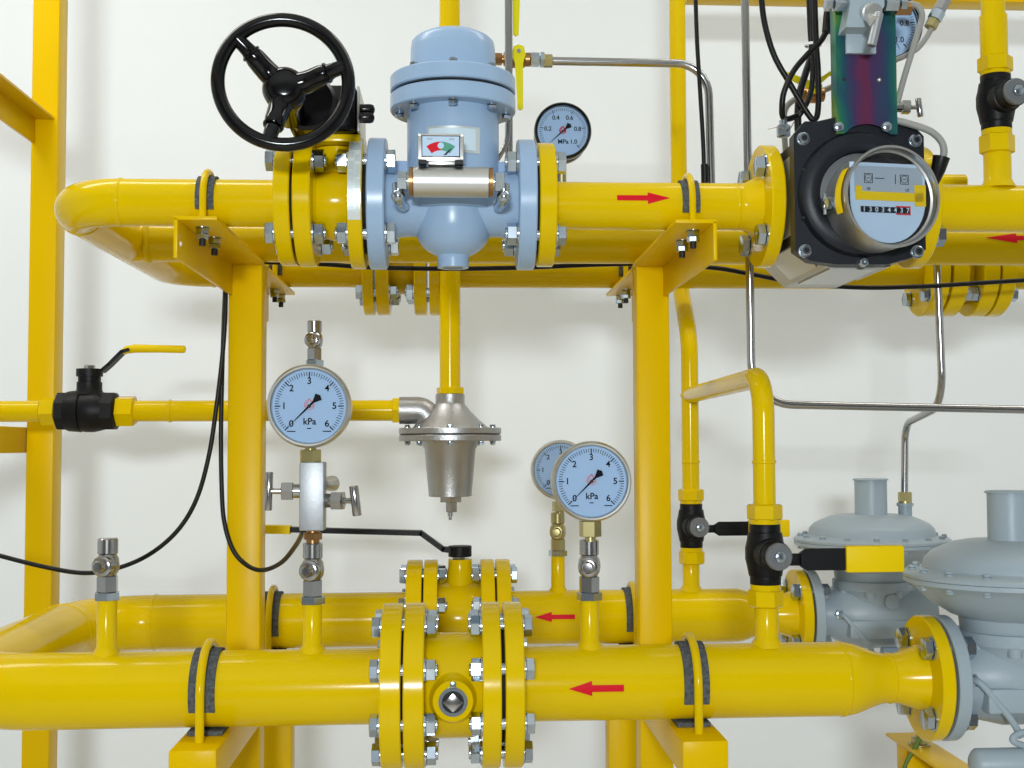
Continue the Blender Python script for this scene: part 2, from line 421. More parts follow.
# ================================================================== pipe clamps
def clamp(x, yc, zc, r, zarm, label, arm_t=.0045, wide=.030, nuts=True):
    rr = .0052 if r > .04 else .0042
    t = thing('u_bolt', label, 'u-bolt', (x, yc, zarm), 'u-bolt pipe clamps')
    R = r + .0042 + rr; st = .0036
    path = [Vector((x, yc - R, zarm - .003 if nuts else zarm - .03))] + [Vector((x, yc - R * math.cos(a), zc + R * math.sin(a))) for a in [math.pi * i / 18 for i in range(19)]] + [Vector((x, yc + R, zarm - .003))]
    part('rod', MB().tube(path, rr, 12), 'yellow', t)
    part('rubber_strip', MB().arc(x - wide / 2, x + wide / 2, yc, zc, r + .0004, r + st, -24, 204, 28), 'rubber', t)
    part('rubber_pad', MB().box(x - wide * .68, x + wide * .68, yc - r * .55, yc + r * .55, zarm + .0003, zarm + max(.004, (zc - r) - zarm - .0002), .001), 'rubber', t)
    if nuts:
        for s in (-1, 1):
            y = yc + s * R; z = zarm - arm_t
            part('nut', MB().cyl((x, y, z - .0012), (x, y, z), .0085, seg=18).hexa((x, y, z - .008), (x, y, z - .0013), .0080, .0006).hexa((x, y, z - .0145), (x, y, z - .0083), .0078, .0006, .3), 'zinc', t)
            part('thread_end', MB().cyl((x, y, z - .022), (x, y, z - .0145), .004, seg=12), 'dark', t)
    return t
clamp(XUL, Y1, ZU, RU, ZAU, 'u-bolt clamping the upper front pipe left of the handwheel flange', wide=.0215)
clamp(XUR, Y1, ZU, RU, ZAU, 'u-bolt clamping the upper front pipe beside the right-pointing red arrow', wide=.0215)
clamp(XUL + .002, Y2, ZU, RU, ZAU, 'u-bolt on the rear upper pipe behind the left stand', wide=.0215)
clamp(XUR - .002, Y2, ZU, RU, ZAU, 'u-bolt on the rear upper pipe behind the right stand', wide=.0215)
clamp(XLL, Y1, ZL, RL, ZAL, 'u-bolt over dark rubber on the lower front pipe, left', nuts=False)
clamp(XLR, Y1, ZL, RL, ZAL, 'u-bolt over dark rubber on the lower front pipe, right', nuts=False)
clamp(PX(273, Y2, 620), Y2, ZL, RL, ZAL, 'u-bolt on the rear lower pipe right of the left stand', nuts=False)
clamp(PX(632, Y2, 620), Y2, ZL, RL, ZAL, 'u-bolt on the rear lower pipe peeking left of the right stand', nuts=False)
# ================================================================== big pipes
RF = .0755; RG = .0795; RFL = .0975
def xs(px, R, Y=Y1, py=203): return PX(px, Y - R, py)
fa0, fa1 = xs(272, RF), xs(288.5, RF); fb0, fb1 = xs(291.5, RF), xs(309.5, RF)
fc0, fc1 = xs(346.5, RF), xs(361.5, RF); fd0, fd1 = xs(365.5, RG), xs(383.5, RG)
fe0, fe1 = xs(520, RG), xs(538, RG); ff0, ff1 = xs(540.5, RF), xs(558, RF)
fg1 = xs(787, RF, py=206); fg0 = fg1 - .017
def weldneck(x_face, x_pipe, Yc, zc, r):      # collar growing towards the flange face
    L = x_face - x_pipe
    return MB().lathe([(0, r), (L * .35, r + .001), (L, r + .010)], (x_pipe, Yc, zc), XA if L > 0 else XA, 40) if L > 0 else MB().lathe([(0, r), (-L * .35, r + .001), (-L, r + .010)], (x_pipe, Yc, zc), -XA, 40)
XH = PX(48, Y1 + .03, 205) + RU
t = thing('gas_pipe', 'yellow upper pipe curving round at the far left, under the handwheel', 'pipe', (XH, YM, ZU - RU), 'yellow gas pipes')
path = fillet([(fa0 + .004, Y1, ZU), (XH, Y1, ZU), (XH, Y2, ZU), (xs(361.5, RF, Y2, 290) + .004, Y2, ZU)], .068, 14)
mb = MB().tube(path, RU, 40)
weld(mb, (XH + .068, Y1, ZU), XA, RU); weld(mb, (XH + .068, Y2, ZU), XA, RU); weld(mb, (XH, Y1 + .069, ZU), YA, RU)
part('pipe_run', mb, 'yellow', t)
# middle branch, runs behind everything to the right edge
mb = MB().tube([(XH, YM, ZU), (PX(1150, YM, 240), YM, ZU)], RU, 40)
for i in range(1): weld(mb, (XH + RU + .002, YM, ZU), XA, RU + .001, .005, .003)
b = part('middle_run', mb, 'yellow', t)
arrow(b, 1060, 986, 238, YM, ZU, RU, .016, label='red arrow sticker pointing left, cut by the right edge')
part('flange', disc_x(fa0, fa1, Y1, ZU, RF), 'yellow', t)
part('flange', disc_x(xs(361.5, RF, Y2, 290), xs(372.5, RF, Y2, 290), Y2, ZU, RF), 'yellow', t)
part('gasket', MB().cyl((fa1 + .0002, Y1, ZU), (fb0 - .0002, Y1, ZU), RF * .8, seg=40), 'gasket', t)
# upper pipe between filter and meter
t = thing('gas_pipe', 'short yellow upper pipe with right-pointing red arrow between filter and meter', 'pipe', ((ff1 + fg0) / 2, Y1, ZU - RU), 'yellow gas pipes')
mb = MB().tube([(ff1 - .002, Y1, ZU), (fg0 + .002, Y1, ZU)], RU + .0005, 40)
weld(mb, (fg0 - .028, Y1, ZU), XA, RU); mb2 = weldneck(fg0, fg0 - .026, Y1, ZU, RU)
part('pipe_run', mb, 'yellow', t); part('weld_neck', mb2, 'yellow', t)
part('flange', disc_x(ff0, ff1, Y1, ZU, RF), 'yellow', t)
part('flange', disc_x(fg0, fg1, Y1, ZU, RF), 'yellow', t)
arrow(t, 617, 670, 198, Y1, ZU, RU, .0150)
bolt_ring(t, fg0, Y1, ZU, .118, 4, .02, True, nut=False, af=.0235)
# upper pipe right of the meter
fh0 = xs(930, RF, py=215); fh1 = fh0 + .017
xst = PX(997.5, Y1, 170)
t = thing('gas_pipe', 'yellow upper pipe leaving the black meter to the right edge', 'pipe', (fh1 + .15, Y1, ZU - RU), 'yellow gas pipes')
mb = MB().tube([(fh1 - .002, Y1, ZU), (PX(1150, Y1, 210), Y1, ZU)], RU + .001, 40)
part('pipe_run', mb, 'yellow', t)
part('flange', disc_x(fh0, fh1, Y1, ZU, RF), 'yellow', t)
zs = P(997, 153, Y1).z
part('branch_stub', MB().lathe([(0, RI + .006), (.008, RI + .0015), (.012, RI), (zs - ZU - RU + .002, RI)], (xst, Y1, ZU + RU - .003), ZA, 32), 'yellow', t)
bolt_ring(t, fh1, Y1, ZU, .118, 4, .02, False, nut=False, af=.0235)
# ---- lower front pipe, left, with header and rear run (one welded U)
la0, la1 = xs(378.5, RFL, py=690), xs(400, RFL, py=690); lb0, lb1 = xs(402.5, RFL, py=690), xs(423.5, RFL, py=690)
lc0, lc1 = xs(483, RFL, py=690), xs(502, RFL, py=690); ld0, ld1 = xs(506, RFL, py=690), xs(525.5, RFL, py=690)
ra0, ra1 = xs(405, RFL, Y2, 600), xs(421, RFL, Y2, 600); rb0, rb1 = xs(423, RFL, Y2, 600), xs(437, RFL, Y2, 600)
rc0, rc1 = xs(481.5, RFL, Y2, 600), xs(495.5, RFL, Y2, 600); rd0, rd1 = xs(497.5, RFL, Y2, 600), xs(512, RFL, Y2, 600)
XHL = PX(84, Y2, 621)
t = thing('gas_pipe', 'large yellow lower pipe bending back at the left, two runs', 'pipe', (XHL, Y1, ZL - RL), 'yellow gas pipes')
RB = .115
path = fillet([(la0 + .003, Y1, ZL), (XHL, Y1, ZL), (XHL, Y2, ZL), (ra0 + .003, Y2, ZL)], RB, 16)
mb = MB().tube(path, RL, 44); weld(mb, (XHL + RB, Y2, ZL), XA, RL); weld(mb, (XHL, Y2 - RB, ZL), YA, RL)
part('pipe_run', mb, 'yellow', t)
part('flange', disc_x(la0, la1, Y1, ZL, RFL, seg=64), 'yellow', t); part('flange', disc_x(ra0, ra1, Y2, ZL, RFL, seg=64), 'yellow', t)
part('gasket', MB().cyl((la1 + .0002, Y1, ZL), (lb0 - .0002, Y1, ZL), .068, seg=40), 'gasket', t)
part('gasket', MB().cyl((ra1 + .0002, Y2, ZL), (rb0 - .0002, Y2, ZL), .068, seg=40), 'gasket', t)
def stub(par, px, py_top, Yc, r=.0125, zc=ZL, R=RL, pyx=None, m='yellow'):
    x = PX(px, Yc, pyx or py_top + 10); zt_ = P(px, py_top, Yc).z
    part('branch_stub', MB().lathe([(0, r + .006), (.005, r + .0035), (.010, r), (zt_ - (zc + R) + .004, r)], (x, Yc, zc + R - .004), ZA, 28), m, par)
    return x, zt_
S106 = stub(t, 107, 600, Y1, .0115)
S312 = stub(t, 312.5, 604, Y1, .0115)
# ---- lower front pipe, right
t = thing('gas_pipe', 'large yellow lower front pipe with red arrow, narrowing to the right flange', 'pipe', (PX(700, Y1, 690), Y1, ZL - RL), 'yellow gas pipes')
xr0, xr1 = PX(848, Y1 - .03, 680), PX(897, Y1 - .03, 680)
fz1 = xs(957, RF, py=675); fz0 = fz1 - .016
mb = MB().tube([(ld1 - .003, Y1, ZL), (xr0, Y1, ZL)], RL, 44); weld(mb, (xr0, Y1, ZL), XA, RL)
part('pipe_run', mb, 'yellow', t)
def reducer(par, x0, x1, xf, Yc):
    L = x1 - x0; r1 = .0295
    pr = [(L * i / 12, RL + (r1 - RL) * (.5 - .5 * math.cos(math.pi * i / 12))) for i in range(13)]
    mb = MB().lathe(pr, (x0, Yc, ZL), XA, 44); weld(mb, (x1, Yc, ZL), XA, r1, .003, .0015)
    part('reducer', mb, 'yellow', par)
    part('weld_neck', MB().lathe([(0, r1), ((xf - x1) * .25, r1 + .001), (xf - x1, r1 + .011)], (x1, Yc, ZL), XA, 44), 'yellow', par)
reducer(t, xr0, xr1, fz0, Y1)
part('flange', disc_x(ld0, ld1, Y1, ZL, RFL, seg=64), 'yellow', t)
part('flange', disc_x(fz0, fz1, Y1, ZL, RF, seg=64), 'yellow', t)
part('gasket', MB().cyl((lc1 + .0002, Y1, ZL), (ld0 - .0002, Y1, ZL), .068, seg=40), 'gasket', t)
arrow(t, 624, 569, 688.5, Y1, ZL, RL, .0175)
S591 = stub(t, 589.5, 600, Y1, .0115)
S768 = stub(t, 766.5, 605, Y1, .0145)
# ---- lower rear pipe, right
t = thing('gas_pipe', 'yellow lower rear pipe with small red arrow behind the right stand', 'pipe', (PX(650, Y2, 620), Y2, ZL - RL), 'yellow gas pipes')
DXR = 0.0
gz0 = fz0 + DXR; gz1 = fz1 + DXR
part('pipe_run', MB().tube([(rd1 - .003, Y2, ZL), (xr0 + DXR, Y2, ZL)], RL, 44), 'yellow', t)
reducer(t, xr0 + DXR, xr1 + DXR, gz0, Y2)
part('flange', disc_x(rd0, rd1, Y2, ZL, RFL, seg=64), 'yellow', t)
part('flange', disc_x(gz0, gz1, Y2, ZL, RF, seg=64), 'yellow', t)
part('gasket', MB().cyl((rc1 + .0002, Y2, ZL), (rd0 - .0002, Y2, ZL), .068, seg=40), 'gasket', t)
arrow(t, 575, 535, 617, Y2, ZL, RL, .0165)
S558 = stub(t, 558, 556, Y2, .0115)
S691 = stub(t, 691, 562, Y2, .0142)
# ---- rear upper pipe with flanged pair, right of the first rear valve
t = thing('gas_pipe', 'rear upper yellow pipe running low behind the filter and meter', 'pipe', (PX(650, Y2, 270), Y2, ZU - RU), 'yellow gas pipes')
v0 = [xs(p, RF, Y2, 290) for p in (361.5, 372.5, 375, 388, 413.5, 426, 429, 440)]
w0 = [xs(p, RF, Y2, 290) for p in (936, 952, 955, 971, 986, 1001.5, 1004, 1018)]
part('pipe_run', MB().tube([(v0[6], Y2, ZU), (w0[1], Y2, ZU)], RU, 36).tube([(w0[6], Y2, ZU), (PX(1150, Y2, 270), Y2, ZU)], RU, 36), 'yellow', t)
part('flange', disc_x(v0[6], v0[7], Y2, ZU, RF), 'yellow', t)
part('flange', disc_x(w0[0], w0[1], Y2, ZU, RF), 'yellow', t)
part('flange', disc_x(w0[6], w0[7], Y2, ZU, RF), 'yellow', t)
def plain_valve(st, Yc, zc, R, rb, label, pcd, af, nb, rbody):
    t = thing('flanged_valve', label, 'valve', ((st[3] + st[4]) / 2, Yc, zc - R), 'flanged ball valves')
    mb = MB().lathe([(0, rb), ((st[4] - st[3]) * .2, rbody), ((st[4] - st[3]) * .8, rbody), (st[4] - st[3], rb)], (st[3], Yc, zc), XA, 44)
    part('body', mb, 'yellow', t)
    part('flange', disc_x(st[2], st[3], Yc, zc, R, seg=60), 'yellow', t); part('flange', disc_x(st[4], st[5], Yc, zc, R, seg=60), 'yellow', t)
    bolt_ring(t, st[0], Yc, zc, pcd, nb, st[3] - st[0], True, af=af)
    bolt_ring(t, st[7], Yc, zc, pcd, nb, st[7] - st[4], False, af=af)
    return t
plain_valve(v0, Y2, ZU, RF, .036, 'yellow flanged valve on the rear pipe under the grey filter', .118, .0225, 4, .040)
plain_valve(w0, Y2, ZU, RF, .036, 'yellow flanged valve on the rear pipe below right of the meter', .118, .0225, 4, .040)
# ---- lower front valve
t = plain_valve([la0, la1, lb0, lb1, lc0, lc1, ld0, ld1], Y1, ZL, RFL, .058, 'large yellow flanged ball valve with bare square stem, lower front', .160, .0225, 8, .062)
xc, zc = PX(453, Y1 - .07, 700), P(453, 700, Y1 - .07).z
yb = Y1 - .055
part('stem_boss', MB().lathe([(0, .030), (.008, .026), (.014, .0235), (.022, .0235), (.023, .0225)], (xc, yb, zc), -YA, 36), 'yellow', t)
part('stem_collar', MB().ring([(.020, .0125), (.0275, .0125), (.0275, .0165), (.020, .0165)], (xc, yb, zc), -YA, 32).box(xc - .0035, xc + .0035, yb - .0275, yb - .020, zc + .0145, zc + .0225, .0005), 'zinc', t)
part('stem_seal', MB().cyl((xc, yb - .0235, zc), (xc, yb - .022, zc), .0126, seg=28), 'dark', t)
M = Matrix.Translation((xc, yb, zc)) @ Matrix.Rotation(math.pi / 4, 4, 'Y')
part('square_stem', MB().box(-.0082, .0082, -.031, -.020, -.0082, .0082, .001, M), 'steel', t)
# ---- lower rear valve with black lever
t = plain_valve([ra0, ra1, rb0, rb1, rc0, rc1, rd0, rd1], Y2, ZL, RFL, .058, 'yellow flanged ball valve with long black lever, lower rear', .160, .0225, 8, .062)
xc = PX(460, Y2, 565); zt = P(460, 559, Y2).z
part('stem_boss', MB().lathe([(0, .026), (.02, .022), (.03, .0195), (zt - ZL - .055, .0195)], (xc, Y2, ZL + .055), ZA, 32), 'yellow', t)
part('stem', MB().box(xc - .012, xc + .008, Y2 - .01, Y2 + .01, zt, zt + .008, .001), 'zinc', t)
lv = MB().cyl((xc, Y2, zt + .004), (xc, Y2, zt + .022), .0195, seg=30, ch=.001)
def flat_bar(mb, pts, w, th):      # pts in the x-z plane, width along y
    for a, b in zip(pts, pts[1:]):
        a, b = Vector(a), Vector(b); d = (b - a); n = Vector((-d.z, 0, d.x)).normalized() * th / 2; e = d.normalized() * th * .2
        mb.prism([a - e - n - YA * w / 2, b + e - n - YA * w / 2, b + e + n - YA * w / 2, a - e + n - YA * w / 2], YA * w)
    return mb
Q = lambda px, py: P(px, py, Y2)
flat_bar(lv, [Q(458, 551), Q(443, 549), Q(421, 533), Q(292, 529.5)], .022, .0085)
l = part('lever', lv, 'black_cast', t, 'black lever')
part('grip', flat_bar(MB(), [Q(289, 529.6), Q(262, 529)], .026, .0135), 'yellow_plastic', l, 'yellow grip end')
# ================================================================== small fittings
def test_valve(px, zbot, Yc, label, s=1.0, knob=True, m='steel', x=None, group='small needle test valves'):
    x = PX(px, Yc) if x is None else x
    t = thing('test_valve', label, 'valve', (x, Yc, zbot), group)
    z = lambda h: zbot + h * s
    part('lock_nut', MB().hexa((x, Yc, z(0)), (x, Yc, z(.0095)), .0158 * s, .001, .25), 'zinc', t)
    part('nut', MB().hexa((x, Yc, z(.0095)), (x, Yc, z(.0285)), .0128 * s, .001, .1), m, t)
    part('body', MB().lathe([(.026, .009), (.030, .0105), (.034, .0128), (.041, .0138), (.049, .0128), (.053, .0105), (.0565, .009)], (x, Yc, zbot), ZA, 24) if s == 1 else MB().lathe([(a * s, b * s) for a, b in [(.026, .009), (.030, .0105), (.034, .0128), (.041, .0138), (.049, .0128), (.053, .0105), (.0565, .009)]], (x, Yc, zbot), ZA, 24), m, t)
    part('union_cap', MB().lathe([(0, .0105 * s), (.0012, .0118 * s), (.0175 * s, .0118 * s), (.019 * s, .0105 * s)], (x, Yc, z(.054)), ZA, 28), m, t)
    if knob:
        d = Vector((-.18, -1, 0)).normalized(); c = Vector((x, Yc, z(.041)))
        part('screw_plug', MB().lathe([(.004, .0122 * s), (.016 * s, .0122 * s), (.0175 * s, .0105 * s), (.0178 * s, .0075 * s), (.024 * s, .0072 * s), (.0265 * s, .0055 * s), (.0270 * s, 0)], c, d, 24), m, t)
    return t, z(.073)
def gauge(px, py, R, Yf, label, ticks, kind='steel', needle=225, unit='kPa', cat='gauge', nums=None, x=None, z=None, stem=None, depth=.042):
    c = P(px, py, Yf); c = Vector((c.x if x is None else x, Yf, c.z if z is None else z))
    t = thing('pressure_gauge', label, cat, (c.x, Yf + depth / 2, c.z - R), 'round dial pressure gauges')
    case = 'satin' if kind == 'steel' else 'black'
    part('case', MB().lathe([(0, R * .9), (.003, R * .955), (depth - .006, R * .955), (depth, R * .8)], (c.x, Yf + .0075, c.z), YA, 56), case, t)
    part('bezel', MB().ring([(0, R * .885), (-.0025, R * .905), (-.0032, R * .945), (-.001, R * .985), (.003, R), (.010, R), (.0125, R * .975), (.0125, R * .86), (.006, R * .86)], (c.x, Yf, c.z), YA, 64), case, t)
    rd = R * .875
    part('dial', MB().lathe([(0, 0), (0, rd), (.0008, rd), (.0008, 0)], (c.x, Yf + .0045, c.z), YA, 56), 'dial', t)
    yp = Yf + .0041
    mb = MB()
    n = 60 if nums is None else 50
    for i in range(n + 1):
        a = math.radians(225 - 270 * i / n); d = Vector((math.cos(a), 0, math.sin(a))); u = Vector((-d.z, 0, d.x))
        big = i % 10 == 0; mid = i % 5 == 0
        r1 = rd * .93; r0 = rd * (.78 if big else (.80 if mid else .825)); w = rd * (.016 if big else .0085)
        o = Vector((c.x, yp, c.z))
        mb.add([o + d * r0 - u * w, o + d * r0 + u * w, o + d * r1 + u * w, o + d * r1 - u * w], [(0, 1, 2, 3)])
    part('graduation', mb, 'print', t)
    mb = MB()
    labels = [(k, str(k)) for k in range(7)] if nums is None else nums
    for k, s in labels:
        a = math.radians(225 - 270 * k / (6 if nums is None else 1.0))
        rr = rd * (.68 if nums is None else .60)
        q = textmesh(s, R * (.22 if nums is None else .21), (c.x + rr * math.cos(a), yp, c.z + rr * math.sin(a)), 'print', 'numerals', t)
        mb.add(q.v, q.f)
    q = textmesh(unit, R * .22, (c.x + .01 * R, yp, c.z - R * .37), 'print', 'numerals', t); mb.add(q.v, q.f)
    if nums is None:      # fine print too small to read: short strokes
        for bx, bz, w in ((-.42, -.60, .10), (.42, -.60, .10), (0, -.53, .05)):
            mb.add([(c.x + R * (bx - w), yp, c.z + R * (bz - .012)), (c.x + R * (bx + w), yp, c.z + R * (bz - .012)), (c.x + R * (bx + w), yp, c.z + R * (bz + .012)), (c.x + R * (bx - w), yp, c.z + R * (bz + .012))], [(0, 1, 2, 3)])
        mb.lathe([(0, 0), (0, R * .035)], (c.x, yp, c.z - R * .53), YA, 12) if False else None
    part('numerals', mb, 'print', t)
    mb = MB()
    tri = [Vector((c.x + R * .13 * math.cos(a), yp - .0002, c.z + R * .05 + R * .13 * math.sin(a))) for a in (math.pi / 2, math.pi * 7 / 6, math.pi * 11 / 6)]
    mb.ring([(0, R * .105), (0, R * .125), (-.0001, R * .125), (-.0001, R * .105)], (c.x, yp - .0002, c.z + R * .03), YA, 20)
    for i in range(3):
        p, q = tri[i], tri[(i + 1) % 3]; e = (q - p).cross(YA).normalized() * R * .018
        mb.add([p - e, q - e, q + e, p + e], [(0, 1, 2, 3)])
    part('emblem', mb, 'pink' if kind == 'steel' else 'red', t, 'small red triangular emblem')
    a = math.radians(needle); d = Vector((math.cos(a), 0, math.sin(a))); u = Vector((-d.z, 0, d.x)); o = Vector((c.x, Yf + .0025, c.z))
    part('pointer', MB().prism([o + d * rd * .86, o + u * rd * .028, o - d * rd * .16 + u * rd * .028, o - d * rd * .36 + u * rd * .12, o - d * rd * .42, o - d * rd * .36 - u * rd * .12, o - d * rd * .16 - u * rd * .028, o - u * rd * .028], (0, .0005, 0)), 'print', t, 'black pointer')
    part('pointer_hub', MB().cyl(o + YA * .001, o - YA * .0008, rd * .05, seg=16), 'dark', t)
    part('glass', MB().cyl((c.x, Yf + .0005, c.z), (c.x, Yf - .0006, c.z), rd * 1.005, seg=48), 'glass', t)
    if stem:
        yy = stem[2]; zz = c.z - R * .9
        part('stem', MB().cyl((c.x, yy, zz), (c.x, yy, stem[0]), .0068, seg=20).hexa((c.x, yy, stem[1][0]), (c.x, yy, stem[1][1]), .0135, .001, .26), 'brass', t)
    return t, c
# stem fittings on the lower pipes
_, zt = test_valve(107, S106[1], Y1, 'small steel test valve on the lower pipe at far left', x=S106[0])
_, zt = test_valve(312, S312[1], Y1, 'small steel test valve under the three-knob gauge manifold', x=S312[0])
x = S312[0]
t = thing('gauge_manifold', 'steel gauge manifold block with two T-bar knobs under the left gauge', 'manifold', (x, Y1, zt))
zb0, zb1 = P(312, 530, Y1).z, P(312, 462, Y1).z
part('adapter', MB().cyl((x, Y1, zt), (x, Y1, zb0), .008, seg=20).hexa((x, Y1, zt + .004), (x, Y1, zb0 - .003), .0122, .0008, .2), 'bronze', t)
part('block', MB().box(x - .0145, x + .0145, Y1 - .016, Y1 + .016, zb0, zb1, .0015), 'brushed', t)
def tknob(par, c, d, tilt, L=.046, bar_r=.0046, s=1.0):
    c = Vector(c); d = Vector(d).normalized(); b = Vector(tilt).normalized()
    n = part('bonnet', MB().cyl(c, c + d * .014 * s, .0085 * s, seg=20).hexa(c + d * .009 * s, c + d * .023 * s, .0118 * s, .001).cyl(c + d * .014 * s, c + d * .036 * s, .0035 * s, seg=14), 'steel', par)
    e = c + d * .038 * s
    part('t_bar', MB().lathe([(-L / 2 * s, bar_r * s - .0006), (-L / 2 * s + .001, bar_r * s), (L / 2 * s - .001, bar_r * s), (L / 2 * s, bar_r * s - .0006)], e, b, 18), 'steel', n)
z = P(300, 491, Y1).z
tknob(t, (x - .0145, Y1, z), (-1, -.05, 0), (.03, 0, 1))
z = P(323, 499, Y1).z
tknob(t, (x + .0145, Y1, z - .002), (1, -.25, 0), (-.12, -.05, 1), .036, .0055)
z = P(323, 484, Y1).z
part('vent_screw', MB().lathe([(0, .007), (.012, .0095), (.018, .0095), (.022, .006), (.0225, 0)], (x + .012, Y1 + .006, z), Vector((.6, .8, 0)), 20), 'satin', t)
gz = P(310, 405, Y1 - .02).z
gauge(310, 406, .0500, Y1 - .026, 'large round pressure gauge on the steel manifold, left', 6, x=x - .0025, z=None, stem=(zb1, (zb1, zb1 + .015), Y1 - .006))
# right front gauge
_, zt = test_valve(591, S591[1], Y1, 'small steel test valve under the front gauge of the pair', x=S591[0])
gauge(590.5, 481.5, .0485, Y1 - .026, 'round pressure gauge in front of another, right of centre', 6, x=S591[0] + .001, stem=(zt - .002, (zt + .004, zt + .023), Y1 - .006))
_, zt = test_valve(558, S558[1], Y2, 'small brassy test valve under the rear gauge of the pair', m='brass', x=S558[0])
gauge(561, 470, .0500, Y2 - .03, 'round pressure gauge half hidden behind the front gauge', 6, stem=(zt - .002, (zt + .002, zt + .018), Y2 - .005), x=None)
# ================================================================== one-inch line with lever valve and small regulator
ZB = P(170, 411, YB).z
xv = PX(450, YB, 300)
xin = PX(400, YB, 411)
t = thing('gas_pipe', 'thin yellow horizontal pipe behind the left gauge', 'pipe', (PX(250, YB), YB, ZB - RI), 'yellow gas pipes')
part('pipe_run', MB().tube([(PX(134, YB), YB, ZB), (xin - .008, YB, ZB)], RI, 28), 'yellow', t)
mb = MB().hexa((xin - .012, YB, ZB), (xin + .001, YB, ZB), .0225, .0015); part('nut', mb, 'yellow', t)
weld(mb2 := MB(), (PX(170, YB), YB, ZB), XA, RI, .004, .0016, 24); part('weld_bead', mb2, 'yellow', t)
xt = PX(314.3, YB, 380); z_t = P(316, 366, YB).z
part('branch_stub', MB().cyl((xt, YB, ZB + RI - .002), (xt, YB, z_t), .011, seg=20), 'yellow', t)
test_valve(316, z_t, YB, 'small steel test valve standing above the left gauge', x=xt)
t = thing('gas_pipe', 'thin yellow pipe stub entering the lever valve from the left edge', 'pipe', (PX(20, YB), YB, ZB - RI), 'yellow gas pipes')
part('pipe_run', MB().tube([(PX(-60, YB), YB, ZB), (PX(44, YB), YB, ZB)], RI, 28), 'yellow', t)
def lever_ball_valve_h():
    k = YB / F
    t = thing('lever_valve', 'black ball valve with yellow-sleeved lever on the thin left pipe', 'valve', (PX(87, YB), YB, ZB - .032), 'black threaded ball valves')
    x0, x1 = PX(57, YB), PX(117, YB); L = x1 - x0
    part('body', MB().lathe([(L * .16, .0305), (L * .2, .032), (L * .40, .0335), (L * .41, .0315), (L * .47, .0335), (L * .62, .0335), (L * .72, .0315), (L * .78, .030)], (x0, YB, ZB), XA, 36), 'black_cast', t)
    part('end_hex', MB().lathe([(0, .027), (.003, .0315), (L * .17, .0315), (L * .18, .029)], (x0, YB, ZB), XA, 8, .39), 'black_cast', t)
    part('end_hex', MB().lathe([(L * .76, .029), (L * .77, .0315), (L - .003, .0315), (L, .027)], (x0, YB, ZB), XA, 8, .39), 'black_cast', t)
    part('union_nut', MB().hexa((x1 - .001, YB, ZB), (PX(135, YB), YB, ZB), .0255, .003, .2).cyl((x1 - .002, YB, ZB), (x1 + .006, YB, ZB), .0215), 'yellow', t)
    part('union_nut', MB().hexa((PX(40, YB), YB, ZB), (x0 + .001, YB, ZB), .0235, .005, .2), 'yellow', t)
    xs_ = PX(89.5, YB, 380); zs0 = ZB + .026; zs1 = P(89, 369, YB).z
    part('bonnet', MB().lathe([(0, .023), (.008, .0195), (.02, .0195), (.021, .0175), (zs1 - zs0 - .012, .0175), (zs1 - zs0 - .0118, .0205), (zs1 - zs0, .0205)], (xs_, YB, zs0), ZA, 28), 'black_cast', t)
    part('stem', MB().hexa((xs_, YB, zs1), (xs_, YB, zs1 + .006), .009, .001), 'steel', t)
    Q = lambda px, py: P(px, py, YB)
    l = part('lever', flat_bar(MB(), [Q(84, 370.5), Q(103, 371), Q(110, 365), Q(123, 352), Q(130, 350)], .024, .0052), 'black_cast', t)
    g = MB().tube([Q(122.5, 352.5), Q(126, 350), Q(135, 348.5), Q(160, 348.8), Q(184, 349.3), Q(185.5, 349.4)], [.0045, .0062, .0068, .0062, .0062, .004], 14)
    part('sleeve', g, 'yellow_plastic', l, 'yellow plastic sleeve')
lever_ball_valve_h()
# vertical one inch pipe from above, past the filter, into the regulator
zr = P(450, 393, YB).z
t = thing('gas_pipe', 'thin yellow vertical pipe rising behind the grey filter', 'pipe', (xv, YB, zr), 'yellow gas pipes')
part('pipe_run', MB().tube([(xv, YB, zr - .01), (xv, YB, CZ + 1.05)], RI, 28), 'yellow', t)
part('nut', MB().hexa((xv, YB, zr - .002), (xv, YB, zr + .009), .0225, .0015, .3), 'yellow', t)
k = YB / F
Zp = lambda py: P(450, py, YB).z
t = thing('small_regulator', 'small bare aluminium pressure regulator hanging from the thin vertical pipe', 'regulator', (xv, YB, Zp(520)))
z0 = Zp(428)
part('upper_case', MB().lathe([(Zp(394) - z0, 13 * k), (Zp(394.5) - z0, 14.5 * k), (Zp(403) - z0, 14.5 * k), (Zp(404.5) - z0, 15 * k), (Zp(412) - z0, 21 * k), (Zp(420) - z0, 29 * k), (Zp(425) - z0, 35 * k), (0, 38 * k)], (xv, YB, z0), ZA, 40), 'alu', t)
part('inlet_port', MB().tube(fillet([(xin - .001, YB, ZB), (PX(426, YB), YB, ZB), (PX(430, YB), YB, Zp(428))], .02, 8), 13.6 * k, 28), 'alu', t)
part('rim', MB().cyl((xv, YB, Zp(434)), (xv, YB, Zp(428)), 51 * k, seg=56, ch=.001), 'alu', t)
part('gasket', MB().cyl((xv, YB, Zp(435)), (xv, YB, Zp(434)), 49.5 * k, seg=48), 'gasket', t)
part('rim', MB().cyl((xv, YB, Zp(441)), (xv, YB, Zp(435)), 51 * k, seg=56, ch=.001), 'alu', t)
part('spring_housing', MB().lathe([(Zp(441) - z0, 29 * k), (Zp(446) - z0, 27.5 * k), (Zp(449) - z0, 25.5 * k), (Zp(493) - z0, 21.5 * k), (Zp(496) - z0, 21.5 * k), (Zp(496.5) - z0, 20 * k)], (xv, YB, z0), ZA, 40), 'alu', t)
